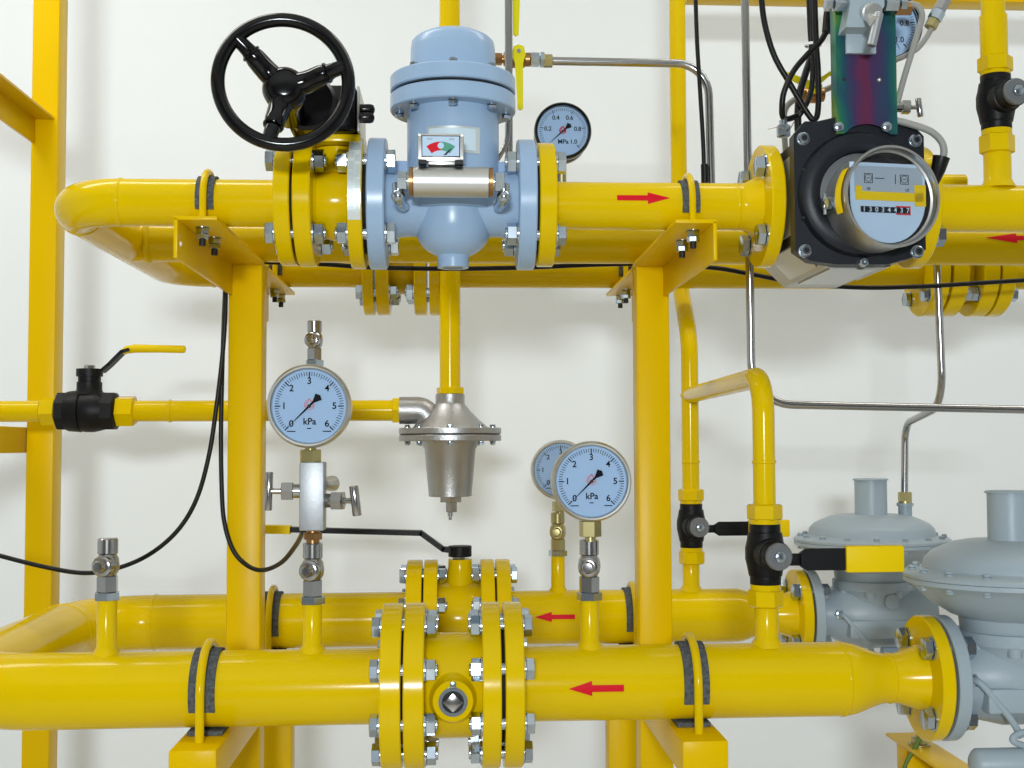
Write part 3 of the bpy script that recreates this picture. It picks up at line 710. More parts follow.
part('adjusting_screw', MB().hexa((xv + .001, YB, Zp(502)), (xv + .001, YB, Zp(496)), 12 * k, .001).hexa((xv + .002, YB, Zp(512)), (xv + .002, YB, Zp(500)), 6.2 * k, .001).cyl((xv, YB, Zp(516)), (xv, YB, Zp(511)), 2.6 * k).cyl((xv, YB, Zp(520)), (xv, YB, Zp(515)), 1.6 * k), 'steel', t)
for i in range(8):
    a = math.pi / 8 * (2 * i + .0) - math.pi / 2
    bolt(t, xv + 42.5 * k * math.cos(a), YB + 42.5 * k * math.sin(a), Zp(428), Zp(428) - Zp(441), True, af=.0085, ax='z', stick=.003)
# ================================================================== gear operated valve with handwheel
t = thing('handwheel_valve', 'yellow flanged valve with black gearbox and big black handwheel', 'valve', ((fb0 + fc1) / 2, Y1, ZU - RF))
L = fc0 - fb1
part('body', MB().lathe([(0, .046), (.004, .042), (L * .5, .045), (L - .004, .042), (L, .046)], (fb1, Y1, ZU), XA, 44), 'yellow', t)
part('flange', disc_x(fb0, fb1, Y1, ZU, RF + .001), 'yellow', t); part('flange', disc_x(fc0, fc1, Y1, ZU, RF + .0035), 'yellow', t)
pl = part('rating_plate', MB().arc(fc0 + .0012, fc1 - .0012, Y1, ZU, RF + .0037, RF + .0045, -24, 66, 24), 'silver_label', t, 'silver rating plate wrapped round the flange rim')
w = fc1 - fc0
for a0, a1, u0, u1 in ((-14, -6, .12, .5), (-4, 6, .12, .48), (2, 9, .55, .88), (8, 16, .1, .5), (12, 24, .55, .85), (19, 27, .12, .5), (27, 35, .5, .85), (31, 38, .12, .45), (-16, -9, .6, .85), (40, 52, .2, .8)):
    part('printed_field', MB().arc(fc0 + w * u0, fc0 + w * u1, Y1, ZU, RF + .0045, RF + .0048, a0, a1, 4), 'silver_field', pl)
bolt_ring(t, fa0, Y1, ZU, .122, 4, fb1 - fa0, True, af=.0235)
bolt_ring(t, fd1, Y1, ZU, .122, 4, fd1 - fc0, False, af=.0235)
part('gasket', MB().cyl((fc1 + .0002, Y1, ZU), (fd0 - .0002, Y1, ZU), RF * .8, seg=40), 'gasket', t)
# neck and gearbox
xg0, xg1 = PX(300, Y1 - .055, 110), PX(357, Y1 - .055, 110); xg = (PX(338, Y1, 140))
zg0 = P(340, 140, Y1 - .04).z; zg1 = P(340, 86, Y1 - .05).z
part('neck', MB().lathe([(0, .036), (.02, .028), (zg0 - ZU - .036, .028)], (xg, Y1, ZU + .032), ZA, 32), 'yellow', t)
part('top_plate', MB().box(xg - .036, xg1 + .003, Y1 - .045, Y1 + .045, zg0 - .003, zg0 + .006, .001), 'yellow', t)
gb = part('gearbox', MB().box(xg1 - .080, xg1, Y1 - .06, Y1 + .05, zg0 + .0062, zg1, .007), 'black', t)
part('gearbox_hub', MB().lathe([(0, .034), (.03, .034), (.034, .030)], (PX(308, Y1 - .06, 104), Y1 - .04, P(308, 104, Y1 - .06).z), -YA, 32), 'black', t)
part('end_plate', MB().box(xg1 + .0002, xg1 + .003, Y1 - .058, Y1 + .048, zg0 + .0065, zg1 - .002, .0005), 'satin', t)
for py in (109.5, 119):
    c = P(360, py, Y1 - .05)
    part('stop_screw', MB().lathe([(0, .0062), (.012, .0066), (.016, .0055), (.0175, .002), (.0177, 0)], (xg1 + .003, Y1 - .05 if py < 115 else Y1 - .056, c.z), XA, 18), 'black', t)
YH = Y1 - .185
hc = P(283.5, 82, YH); kk = YH / F
tilt = Matrix.Translation(hc) @ Matrix.Rotation(math.radians(4), 4, 'Z') @ Matrix.Rotation(math.radians(-3), 4, 'X')
Rw = 64.5 * kk; rw = 7.0 * kk
mb = MB().ring([(rw * math.cos(a), Rw + rw * math.sin(a)) for a in [2 * math.pi * i / 14 for i in range(14)]], (0, 0, 0), YA, 72); mb.xf(tilt)
hw = part('handwheel', mb, 'black', t, 'glossy black handwheel rim')
mb = MB().lathe([(-.006, 0), (-.006, .010), (-.004, .017), (.002, .022), (.010, .0245), (.022, .0235), (.05, .018), (.10, .0165)], (0, .012, 0), YA, 36); mb.xf(tilt)
part('wheel_hub', mb, 'black', hw)
for a in (137, 17, 257):
    a = math.radians(a); d = Vector((math.cos(a), 0, math.sin(a)))
    pts = [d * .010 + YA * .020, d * .026 + YA * .018, d * .040 + YA * .010, d * .044 + YA * .008, d * .047 + YA * .007, d * .050 + YA * .006, d * .053 + YA * .004, d * Rw]
    mb = MB().tube(spline(pts, 3), [.0130 - .0055 * i / 21 + (.0018 if 11 < i < 15 else 0) for i in range(22)], 14); mb.xf(tilt)
    part('spoke', mb, 'black', hw)
# ================================================================== grey filter
xf = PX(453, Y1, 120)
Zf = lambda py, r=0: P(453, py, Y1 - r).z
t = thing('gas_filter', 'light grey gas filter with red and green indicator above the front pipe', 'filter', (xf, Y1, Zf(268)))
part('cap', MB().lathe([(Zf(59, .07) - .004, .0530), (Zf(38, .05), .0520), (Zf(30, .05), .0505), (Zf(26.5, .05), .0465), (Zf(24.6, .04), .036), (Zf(24, .04), 0)], (xf, Y1, 0), ZA, 56), 'grey', t)
RT = .0768
za, zb_, zc_, zd = Zf(60, RT), Zf(76, RT), Zf(79.2, RT), Zf(96, RT)
part('cover_flange', MB().cyl((xf, Y1, zb_), (xf, Y1, za), RT, seg=72, ch=.0015), 'grey', t)
part('cover_gasket', MB().cyl((xf, Y1, zc_), (xf, Y1, zb_), RT - .006, seg=56), 'gasket', t)
part('cover_flange', MB().cyl((xf, Y1, zd), (xf, Y1, zc_), RT, seg=72, ch=.0015), 'grey', t)
for i in range(8):
    a = math.radians(-90 + 45 * i)
    bolt(t, xf + .0655 * math.cos(a), Y1 + .0655 * math.sin(a), za, za - zd, True, af=.0095, ax='z', stick=.002)
zlow = ZU
part('barrel', MB().lathe([(ZU - .01, .0562), (zd, .0562)], (xf, Y1, 0), ZA, 64), 'grey', t)
part('through_body', MB().lathe([(0, .048), (.008, .043), (.02, .0395), ((fe0 - fd1) / 2, .039), (fe0 - fd1 - .02, .0395), (fe0 - fd1 - .008, .043), (fe0 - fd1, .048)], (fd1, Y1, ZU), XA, 48), 'grey', t)
part('bowl', MB().lathe([(Zf(262) , .018), (Zf(256), .020), (Zf(253.5), .026), (Zf(250), .033), (Zf(245), .039), (Zf(238), .044), (Zf(228), .0470), (Zf(216), .0478), (ZU + .012, .0475)], (xf, Y1, 0), ZA, 56), 'grey', t)
part('drain_boss', MB().ring([(Zf(268), .0125), (Zf(268), .0190), (Zf(258), .0190), (Zf(258), .0125)], (xf, Y1, 0), ZA, 36), 'grey', t)
part('drain_plug', MB().lathe([(Zf(266.6), 0), (Zf(266.6), .006), (Zf(266.6), .0124), (Zf(260), .0124)], (xf, Y1, 0), ZA, 24), 'satin', t)
part('flange', disc_x(fd0, fd1, Y1, ZU, RG), 'grey', t); part('flange', disc_x(fe0, fe1, Y1, ZU, RG), 'grey', t)
part('rib', MB().box(fd1, fe0, Y1 - .010, Y1 + .010, ZU + .03, ZU + .052, .002), 'grey', t)
bolt_ring(t, ff1, Y1, ZU, .122, 4, ff1 - fe0, False, af=.0235)
part('gasket', MB().cyl((fe1 + .0002, Y1, ZU), (ff0 - .0002, Y1, ZU), RF * .8, seg=40), 'gasket', t)
# rating label curved round the barrel
def barrel_patch(px0, px1, py0, py1, r, m, name, par, lab=None):
    Yr = Y1 - r; x0, x1 = PX(px0, Yr, 140) - xf, PX(px1, Yr, 140) - xf; z0, z1 = P(453, py1, Yr).z, P(453, py0, Yr).z
    a0, a1 = math.asin(max(-.95, min(.95, x0 / r))), math.asin(max(-.95, min(.95, x1 / r))); mb = MB(); n = 12
    for i in range(n + 1):
        a = a0 + (a1 - a0) * i / n
        for z in (z0, z1): mb.v.append(Vector((xf + r * math.sin(a), Y1 - r * math.cos(a), z)))
    for i in range(n): mb.f.append((2 * i, 2 * i + 2, 2 * i + 3, 2 * i + 1))
    return part(name, mb, m, par, lab)
lb = barrel_patch(427, 480, 125.5, 152, .0568, 'silver_label', 'rating_label', t, 'silver rating label')
barrel_patch(429, 476, 127.5, 149.5, .0573, 'label_blue', 'label_field', lb)
# differential pressure indicator in front
YD = Y1 - .095
xd0, xd1 = PX(413, YD, 180), PX(489, YD, 180); zd_ = P(452, 182, YD).z
ind = part('indicator_cylinder', MB().lathe([(0, .0165), (.001, .0178), (xd1 - xd0 - .001, .0178), (xd1 - xd0, .0165)], (xd0, YD, zd_), XA, 40), 'satin', t, 'satin steel differential pressure cylinder')
for s, xx in ((-1, xd0), (1, xd1)):
    part('end_ring', MB().cyl((xx, YD, zd_), (xx + s * .0045, YD, zd_), .0168, seg=32), 'bronze', ind)
    part('end_fitting', MB().cyl((xx + s * .004, YD, zd_), (xx + s * .008, YD, zd_), .009).hexa((xx + s * .0065, YD, zd_), (xx + s * .018, YD, zd_), .0120, .001, .1), 'zinc', ind)
    el = fillet([(xx + s * .017, YD, zd_ - .002), (xx + s * .017, YD, zd_ - .019), (xx + s * .013, Y1 - .048, zd_ - .019)], .008, 6)
    part('elbow', MB().tube(el, .0068, 16).ball((xx + s * .017, YD - .001, zd_ - .017), .0082, 16), 'zinc', ind)
xi0, xi1 = PX(417.5, YD - .014, 148), PX(464, YD - .014, 148); zi0, zi1 = P(440, 164.5, YD - .014).z, P(440, 133.5, YD - .014).z
yi = YD - .014
bx = part('indicator_frame', MB().box(xi0, xi1, yi, yi + .012, zi0 + .004, zi1, .001).box(xi0 + .012, xi1 - .010, yi + .001, yi + .012, zi0, zi0 + .006, .0008), 'satin', ind)
part('frame_foot', MB().box(xi0 + .001, xi0 + .010, yi - .0008, yi + .010, zi0 + .0005, zi0 + .0055).box(xi1 - .010, xi1 - .001, yi - .0008, yi + .010, zi0 + .0005, zi0 + .0055), 'dark', ind)
wx0, wx1, wz0, wz1 = xi0 + .0055, xi1 - .0055, zi0 + .0095, zi1 - .0035
part('dial_recess', MB().box(wx0 - .001, wx1 + .001, yi - .0009, yi + .003, wz0 - .001, wz1 + .001), 'print', ind)
part('dial_card', MB().box(wx0, wx1, yi - .0012, yi + .003, wz0, wz1), 'white_card', ind)
def sector(cx, cz, r0, r1, a0, a1, y, n=12):
    mb = MB()
    for i in range(n + 1):
        a = math.radians(a0 + (a1 - a0) * i / n)
        for r in (r0, r1): mb.v.append(Vector((cx + r * math.cos(a), y, cz + r * math.sin(a))))
    for i in range(n): mb.f.append((2 * i, 2 * i + 2, 2 * i + 3, 2 * i + 1))
    return mb
wc = (wx0 + wx1) / 2; wzc = wz0 - .010
part('red_zone', sector(wc, wzc, .0165, .0265, 90, 128, yi - .0014), 'red', ind)
part('green_zone', sector(wc, wzc, .0165, .0265, 52, 90, yi - .0014), 'green', ind)
part('white_spot', MB().cyl((wc, yi - .0015, wzc + .0218), (wc, yi - .0018, wzc + .0218), .0036, seg=20), 'white_card', ind)
part('pointer', MB().prism([(wc + .003, yi - .002, wz0 + .001), (wc + .0065, yi - .002, wz0 + .0015), (wc + .0125, yi - .002, wz0 + .0088), (wc + .0115, yi - .002, wz0 + .0088)], (0, .0004, 0)), 'print', ind)
mb = MB()
for q in (-1, 1): mb.box(wc + q * .0125 - .003, wc + q * .0125 + .003, yi - .0014, yi - .0012, wz1 - .0042, wz1 - .0022)
part('fine_print', mb, 'blue_card', ind)
for qx in (xi0 + .0022, xi1 - .0022):
    for qz in (zi1 - .0022, zi0 + .0075):
        part('screw', MB().cyl((qx, yi - .001, qz), (qx, yi, qz), .0016, seg=12), 'alu_plate', ind)
# ================================================================== rotary meter
YG = Y1 - .100                       # front plane of the casing
gk = YG / F
gx = PX(860, YG, 200); gzc = ZU
t = thing('gas_meter', 'black and aluminium rotary gas meter with round counter head', 'meter', (gx, Y1, ZU - .09))
def octa(hx, hz, c, dz=0): return [(gx + a, YG, gzc + dz + b) for a, b in ((-hx, -hz + c), (-hx + c, -hz), (hx - c, -hz), (hx, -hz + c), (hx, hz - c), (hx - c, hz), (-hx + c, hz), (-hx, hz - c))]
hx, hz = .0775, .0865
part('casing', MB().prism([Vector(p) + YA * .020 for p in octa(hx - .002, hz, .040)], (0, .19, 0)), 'alu_plate', t)
pts = [(gx + a, YG, gzc + b) for a, b in ((-hx, -.070), (-.060, -.082), (-.030, -.086), (.030, -.086), (.060, -.078), (hx, -.068), (hx, .066), (.064, .080), (.050, .084), (.02, .089), (-.02, .089), (-.050, .082), (-.064, .082), (-hx, .066))]
part('front_cover', MB().prism(pts, (0, .0195, 0)), 'meter_black', t)
part('cover_dome', MB().ring([(0, .048), (.010, .050), (.012, .054), (.012, .064), (.008, .071), (0, .074)], (gx, YG + .0002, gzc - .004), -YA, 64), 'meter_black', t)
part('cover_recess', MB().lathe([(-.001, .049), (.003, .048), (.004, .030), (.004, 0)], (gx, YG, gzc - .004), -YA, 48), 'recess', t)
for qx, qy in ((803, 139), (915, 141), (805, 251), (917, 252)):
    c = P(qx, qy, YG)
    s = part('cover_screw', MB().lathe([(-.001, .0078), (.0012, .0078), (.0014, .0062), (.0065, .0060), (.0072, .0052), (.0072, .0032), (.0040, .0030), (.0040, 0)], (c.x, YG, c.z), -YA, 24), 'zinc', t)
    part('socket', MB().hexa((c.x, YG - .0050, c.z), (c.x, YG - .0076, c.z), .0033), 'meter_black', s)
c = P(864, 262, YG - .005)
part('cover_screw', MB().lathe([(-.002, .0052), (.005, .0050), (.006, .0040), (.006, .002), (.003, .0018), (.003, 0)], (c.x, YG - .002, c.z), -YA, 20), 'zinc', t)
for qx, qy in ((803, 170), (803, 218)):
    c = P(qx, qy, YG - .01)
    part('blind_hole', MB().cyl((c.x, YG - .0115, c.z), (c.x, YG - .0125, c.z), .0016, seg=10), 'dark', t)
part('side_plate', MB().box(gx - hx + .003, gx - hx + .006, YG + .03, Y1 + .07, gzc - .06, gzc + .06), 'meter_black', t)
# nameplates on the lower facets
for s in (-1, 1):
    a = Vector((gx + s * (hx - .006), 0, gzc - hz + .036)); b = Vector((gx + s * (hx - .036), 0, gzc - hz + .004)); n = Vector((s * .0012, 0, -.0012))
    part('facet_plate', MB().prism([a + n + YA * (YG + .03), b + n + YA * (YG + .03), b + n + YA * (YG + .15), a + n + YA * (YG + .15)], n), 'satin', t)
part('facet_plate', MB().box(gx - .030, gx + .026, YG + .024, YG + .16, gzc - hz - .0022, gzc - hz - .0003), 'satin', t)
# counter head, turned a little to the right
TH = math.radians(9); LH = .056; RH = .0580
base = Vector((PX(869.5, YG, 203), YG, P(866, 205.5, YG).z)); MH = Matrix.Translation(base) @ Matrix.Rotation(TH, 4, 'Z')
def hp(name, mb, m, par, lab=None): mb.xf(MH); return part(name, mb, m, par, lab)
hd = hp('counter_head', MB().ring([(-.004, RH * .93), (.003, RH * .985), (LH - .004, RH * .985), (LH - .003, RH), (LH, RH), (LH, RH * .955), (LH - .012, RH * .945), (-.004, RH * .88)], (0, 0, 0), -YA, 72), 'satin', t, 'round steel counter head')
hp('head_back', MB().cyl((0, -.020, 0), (0, -.016, 0), RH * .93, seg=48), 'meter_black', hd)
hp('head_seal', MB().ring([(LH - .012, RH * .90), (LH - .011, RH * .945), (LH - .010, RH * .945), (LH - .011, RH * .90)], (0, 0, 0), -YA, 56), 'alu_plate', hd)
yc_ = -LH + .0125
arcp = [(.0455 * math.cos(a) * 1.02, yc_, .0455 * math.sin(a) * 1.08 - .002) for a in [math.radians(180 + 180 * i / 20) for i in range(21)]]
hp('dial_card', MB().prism([(-.0464, yc_, .0400)] + arcp + [(.0464, yc_, .0400)], (0, .001, 0)), 'white_card', hd)
yq = yc_ - .0004
hp('grey_field', MB().box(-.041, .043, yq, yc_, .0060, .0360), 'blue_card', hd)
yq2 = yq - .0003
hp('yellow_strip', MB().box(-.0400, .0440, yq2, yq, -.0030, .0070).box(-.0400, -.0320, yq2, yq, .0070, .0130).box(.0330, .0470, yq2, yq, -.0080, .0165), 'yellow_plastic', hd, 'yellow plastic strip')
hp('counter_window', MB().box(-.0340, .0265, yq2, yq, -.0168, -.0100), 'print', hd)
fr = MB()
for a in ((.0095, .0275, -.0100, -.0085), (.0095, .0275, -.0185, -.0170), (.0262, .0275, -.0185, -.0085)): fr.box(a[0], a[1], yq2 - .0001, yq, a[2], a[3])
hp('decimal_frame', fr, 'red', hd, 'red frame round the decimals')
mb = MB()
for i, ch in enumerate('13034437'):
    q = textmesh(ch, .0078, (-.0300 + i * .0077, yq2 - .0003, -.0136), 'white_card', 'counter_digits', hd); mb.add(q.v, q.f)
hp('counter_digits', mb, 'white_card', hd, 'white counter digits')
mb = MB()
def frame2(x0, x1, z0, z1, w=.0006):
    for a in ((x0, x1, z0, z0 + w), (x0, x1, z1 - w, z1), (x0, x0 + w, z0, z1), (x1 - w, x1, z0, z1)): mb.box(a[0], a[1], yq2 - .0001, yq, a[2], a[3])
for sx in (-.0240, .0205):
    frame2(sx - .0052, sx + .0052, .0165, .0275)
    mb.ring([(0, .0038), (.0001, .0038), (.0001, .0044), (0, .0044)], (sx, yq2, .0222), -YA, 18)
    mb.box(sx - .002, sx + .002, yq2 - .0001, yq, .0219, .0226)
mb.box(-.0160, -.0045, yq2 - .0001, yq, .0219, .0227); mb.box(.0090, .0097, yq2 - .0001, yq, .0165, .0275)
for sx, tx in ((-.0240, 'LR'), (.0240, 'LR')):
    q = textmesh(tx, .0044, (sx, yq2, .0100), 'print', 'x', hd); mb.add(q.v, q.f)
hp('dial_symbols', mb, 'print', hd, 'small printed meter symbols')
hp('glass', MB().cyl((0, -LH + .0030, 0), (0, -LH + .0018, 0), RH * .952, seg=56), 'glass', hd)
# yellow seal sticker on the side of the head and the clamp latch
mb = MB(); n = 10
for i in range(n + 1):
    a = math.radians(146 + 52 * i / n)
    for q in (.030, .045): mb.v.append(Vector(((RH + .0006) * math.cos(a) * 1.0, -q, (RH + .0006) * math.sin(a))))
for i in range(n): mb.f.append((2 * i, 2 * i + 2, 2 * i + 3, 2 * i + 1))
hp('seal_sticker', mb, 'yellow_plastic', hd, 'yellow seal sticker')
hp('clamp_latch', MB().box(-RH - .009, -RH + .001, -.020, -.012, -.010, .004, .001).cyl((-RH - .006, -.016, -.016), (-RH - .006, -.016, .008), .0022, seg=12).hexa((-RH - .005, -.022, -.003), (-RH - .005, -.010, -.003), .005), 'zinc', hd)
# mounting plate, iridescent passivated zinc
YQ = YG - .006
bx0, bx1 = PX(836, YQ, 70), PX(896.5, YQ, 70); bz0, bz1 = P(865, 134, YQ).z, P(865, -14, YQ).z
bxc = (bx0 + bx1) / 2
t = thing('mounting_plate', 'iridescent passivated steel plate standing on the black meter', 'plate', (bxc, YQ, bz0))
pts = [(bx0, YQ, bz0), (bx0 + .008, YQ, bz0)] + [(bxc + .030 * math.cos(a), YQ, bz0 - .010 + .022 * math.sin(a)) for a in [math.radians(150 - 120 * i / 10) for i in range(11)]] + [(bx1 - .008, YQ, bz0), (bx1, YQ, bz0), (bx1, YQ, bz1), (bx0, YQ, bz1)]
part('plate', MB().prism(pts, (0, .003, 0)), 'iridescent', t)
part('folded_edge', MB().box(bx0, bx0 + .002, YQ + .003, YQ + .020, bz0, bz1).box(bx1 - .002, bx1, YQ + .003, YQ + .020, bz0, bz1), 'iridescent', t)
for px in (838.5, 886.5):
    c = P(px, 127, YQ); part('screw', MB().hexa((c.x, YQ, c.z), (c.x, YQ - .004, c.z), .0055, .0008, .3).cyl((c.x, YQ, c.z), (c.x, YQ - .001, c.z), .0062, seg=18), 'zinc', t)
c = P(879, 80, YQ); part('rivet', MB().ball((c.x, YQ, c.z), .0028, 14), 'satin', t)
c = P(844, 79.5, YQ); part('hole', MB().cyl((c.x, YQ - .0002, c.z), (c.x, YQ + .001, c.z), .0022, seg=14), 'dark', t)
# three-way manifold clamped on the plate
ym = YQ - .0005
t = thing('valve_manifold', 'grey steel valve manifold with T-handle on the iridescent plate', 'manifold', (PX(866, ym, 25), ym - .02, P(866, 53, ym).z))
A = lambda px, py, y: P(px, py, y)
p0, p1 = A(846.5, 53, ym - .006), A(876, 27, ym - .006)
part('lug', MB().box(p0.x, p1.x, ym - .006, ym, p0.z, p1.z + .004, .0008), 'grey_cast', t)
q0, q1 = A(846, 27, ym - .03), A(884, -16, ym - .03)
part('block', MB().prism([(q0.x, ym - .030, q0.z), (q0.x + .028, ym - .030, q0.z), (q1.x, ym - .030, q0.z + .025), (q1.x, ym - .030, q1.z), (q0.x + .006, ym - .030, q1.z), (q0.x + .006, ym - .03, q0.z + .028)], (0, .030, 0)), 'grey_cast', t)
c = A(868, 13, ym - .03)
part('bonnet', MB().lathe([(0, .0105), (.010, .0105), (.011, .0085), (.022, .0085)], c, Vector((.05, -1, -.25)), 24), 'satin', t)
a, b = A(871, 8, ym - .054), A(874, 49, ym - .054)
part('t_bar', MB().cyl(A(879, 13, ym - .056), A(871.5, 46, ym - .056), .0052, seg=20, ch=.0008), 'brushed', t)
part('spindle', MB().cyl(c, A(875, 22, ym - .058), .0072, seg=18), 'satin', t)
for s, px in ((-1, 840), (1, 891)):
    cc = A(px, 4, ym - .015)
    part('side_fitting', MB().hexa((cc.x - .008, cc.y, cc.z), (cc.x + .008, cc.y, cc.z), .0095, .001, .2).hexa((cc.x + s * .010, cc.y, cc.z), (cc.x + s * .018, cc.y, cc.z), .0085, .001), 'zinc', t)
part('bronze_joint', MB().hexa(A(895, 9, ym - .012), A(911, 9, ym - .012), .0072, .001), 'bronze', t)
# needle valve with T-bar at the plate's right flank
t = thing('needle_valve', 'small T-bar needle valve right of the iridescent plate', 'valve', A(900, 107, YQ + .03))
tknob(t, A(896, 107, YQ + .03), (1, -.1, -.04), (-.12, 0, 1), .031, .0050, .72)
# dark gauges
gauge(563, 130.5, 29.3 * (YM - .04) / F, YM - .04, 'black-rimmed pressure gauge behind the filter outlet flange', 5, kind='black', needle=222, unit='MPa', nums=[(.2, '0.2'), (.4, '0.4'), (.6, '0.6'), (.8, '0.8'), (1.0, '1.0')], stem=(ZU + RU - .002, (ZU + RU + .001, ZU + RU + .018), YM - .015))
gauge(887, 25, .046, YG + .09, 'pressure gauge mostly hidden behind the iridescent plate', 5, kind='black', needle=300, unit='MPa', nums=[(.2, '0.2'), (.4, '0.4'), (.6, '0.6'), (.8, '0.8'), (1.0, '1.0')])
# ================================================================== black threaded valves on vertical pipes
def valve_v(px, Yc, ys, label, lever=None, cap=None, rs=1.0, x=None):
    k = Yc / F; x = PX(px, Yc, ys[2]) if x is None else x; Z = lambda py: P(px, py, Yc).z
    zu1, zu0, zb1, zb0, zl0 = [Z(v) for v in ys]           # union top, union bottom, body top, body bottom, lower union bottom
    t = thing('lever_valve', label, 'valve', (x, Yc, zl0), 'black threaded ball valves')
    RN = .0216
    part('union_nut', MB().hexa((x, Yc, zu0), (x, Yc, zu1), RN, .003, .25).cyl((x, Yc, zb1 - .001), (x, Yc, zu0 + .001), .0185), 'yellow', t)
    part('union_nut', MB().hexa((x, Yc, zl0), (x, Yc, zb0 - .005), RN, .003, .25).cyl((x, Yc, zb0 - .006), (x, Yc, zb0 + .001), .0185), 'yellow', t)
    H = zb1 - zb0; rs = .84
    part('body', MB().lathe([(0, .021 * rs), (.002, .0225 * rs), (H * .14, .0225 * rs), (H * .15, .024 * rs), (H * .3, .0265 * rs), (H * .42, .0290 * rs), (H * .6, .0290 * rs), (H * .72, .0265 * rs), (H * .85, .0245 * rs), (H * .86, .0225 * rs), (H - .002, .0225 * rs), (H, .021 * rs)], (x, Yc, zb0), ZA, 14), 'black_cast', t)
    zc = (zb0 + zb1) / 2 - .002 if cap is None else P(px, cap, Yc - .035).z; rs = .95
    d = Vector((.10, -1, 0)).normalized(); o = Vector((x, Yc, zc))
    part('bonnet', MB().lathe([(.010, .0215 * rs), (.030 * rs, .0205 * rs), (.031 * rs, .0185 * rs), (.046 * rs, .0185 * rs)], o, d, 30), 'black_cast', t)
    mb = MB().lathe([(.046 * rs, .0172 * rs), (.0515 * rs, .0172 * rs), (.0525 * rs, .0162 * rs)], o, d, 30)
    part('knurled_cap', mb, 'cap_metal', t)
    part('cap_nut', MB().hexa(o + d * .0525 * rs, o + d * .0575 * rs, .0072 * rs, .0008), 'zinc', t)
    if lever:
        yl = Yc - .038 * rs
        x0 = PX(lever[0], yl, lever[3]); x1 = PX(lever[1], yl, lever[3]); x2 = PX(lever[2], yl, lever[3]); zl = P(lever[1], lever[3], yl).z; hw_ = lever[4] * yl / F / 2
        xs_ = x + .012
        l = part('lever', MB().box(xs_, x0 + .002, yl - .003, yl + .003, zl - hw_ * .55, zl + hw_ * .55, .0005).prism([(x0, yl - .003, zl - hw_ * .55), (x0 + .008, yl - .003, zl - hw_), (x1 + .01, yl - .003, zl - hw_), (x1 + .01, yl - .003, zl + hw_), (x0 + .008, yl - .003, zl + hw_), (x0, yl - .003, zl + hw_ * .55)], (0, .006, 0)), 'black_cast', t)
        part('sleeve', MB().box(x1, x2, yl - .0065, yl + .0065, zl - hw_ * 1.22, zl + hw_ * 1.22, .0025), 'yellow_plastic', l, 'yellow plastic sleeve')
    return x
XV = PX(765, Y1, 540)
valve_v(767, Y1, (504, 520, 523, 585, 607), 'black ball valve with yellow-ended lever on the front vertical pipe', lever=(799, 845, 903, 559, 22), cap=556, x=XV)
XVR = PX(691, Y2, 500)
valve_v(691, Y2, (489, 501, 503, 548, 564), 'black ball valve on the rear vertical pipe beside the right stand', lever=(714, 748, 789, 528.5, 14), cap=527, x=XVR)
valve_v(997, Y1, (57, 73, 75, 131, 154), 'black valve with round steel cap at the upper right', cap=94, x=xst)
# pipes between those valves
t = thing('gas_pipe', 'thin yellow pipe arching from the front valve back to the tall riser', 'pipe', (XV, Y1, P(767, 504, Y1).z), 'yellow gas pipes')
zh = CZ + .0845
pth = fillet([(XV, Y1, P(767, 506, Y1).z), (XV, Y1, zh), (XVR, Y2 - .002, zh)], .047, 12)
mb = MB().tube(pth, .0136, 30); weld(mb, (XV, Y1, P(764, 462, Y1).z), ZA, .0136, .003, .0012, 28); part('pipe_run', mb, 'yellow', t)
t = thing('gas_pipe', 'thin yellow riser pipe up to the top edge, right of the right stand', 'pipe', (XVR, Y2, P(691, 490, Y2).z), 'yellow gas pipes')
pth = fillet([(XVR, Y2, P(691, 491, Y2).z), (XVR, Y2, P(690, 338, Y2).z), (XVR + .004, Y2 + .105, P(684, 285, Y2 + .105).z), (XVR + .004, Y2 + .105, CZ + 1.05)], [.10, .10], 10)
mb = MB().tube(pth, .0145, 30); weld(mb, (XVR, Y2, zh), ZA, .0145, .004, .002, 28); weld(mb, (XVR, Y2, P(690, 462, Y2).z), ZA, .0145, .003, .0012, 28); part('pipe_run', mb, 'yellow', t)
t = thing('gas_pipe', 'short yellow pipe above the black valve at the upper right', 'pipe', (xst, Y1, P(997, 57, Y1).z), 'yellow gas pipes')
z2 = P(993, 16, Y1).z
part('pipe_run', MB().tube([(xst - .001, Y1, P(997, 58, Y1).z), (xst - .001, Y1, z2)], RI * 1.0, 30).tube([(xst - .0012, Y1, z2 - .001), (xst - .0012, Y1, z2 + .25)], RI * .88, 30), 'yellow', t)
c0 = P(935, 182, YM)
solo('pipe_stub', MB().cyl((PX(925, YM, 182), YM, c0.z), (PX(965, YM, 182), YM, c0.z), .0115, seg=24, ch=.001), 'yellow', 'short thin yellow rod end above the pipe right of the meter', 'rod')
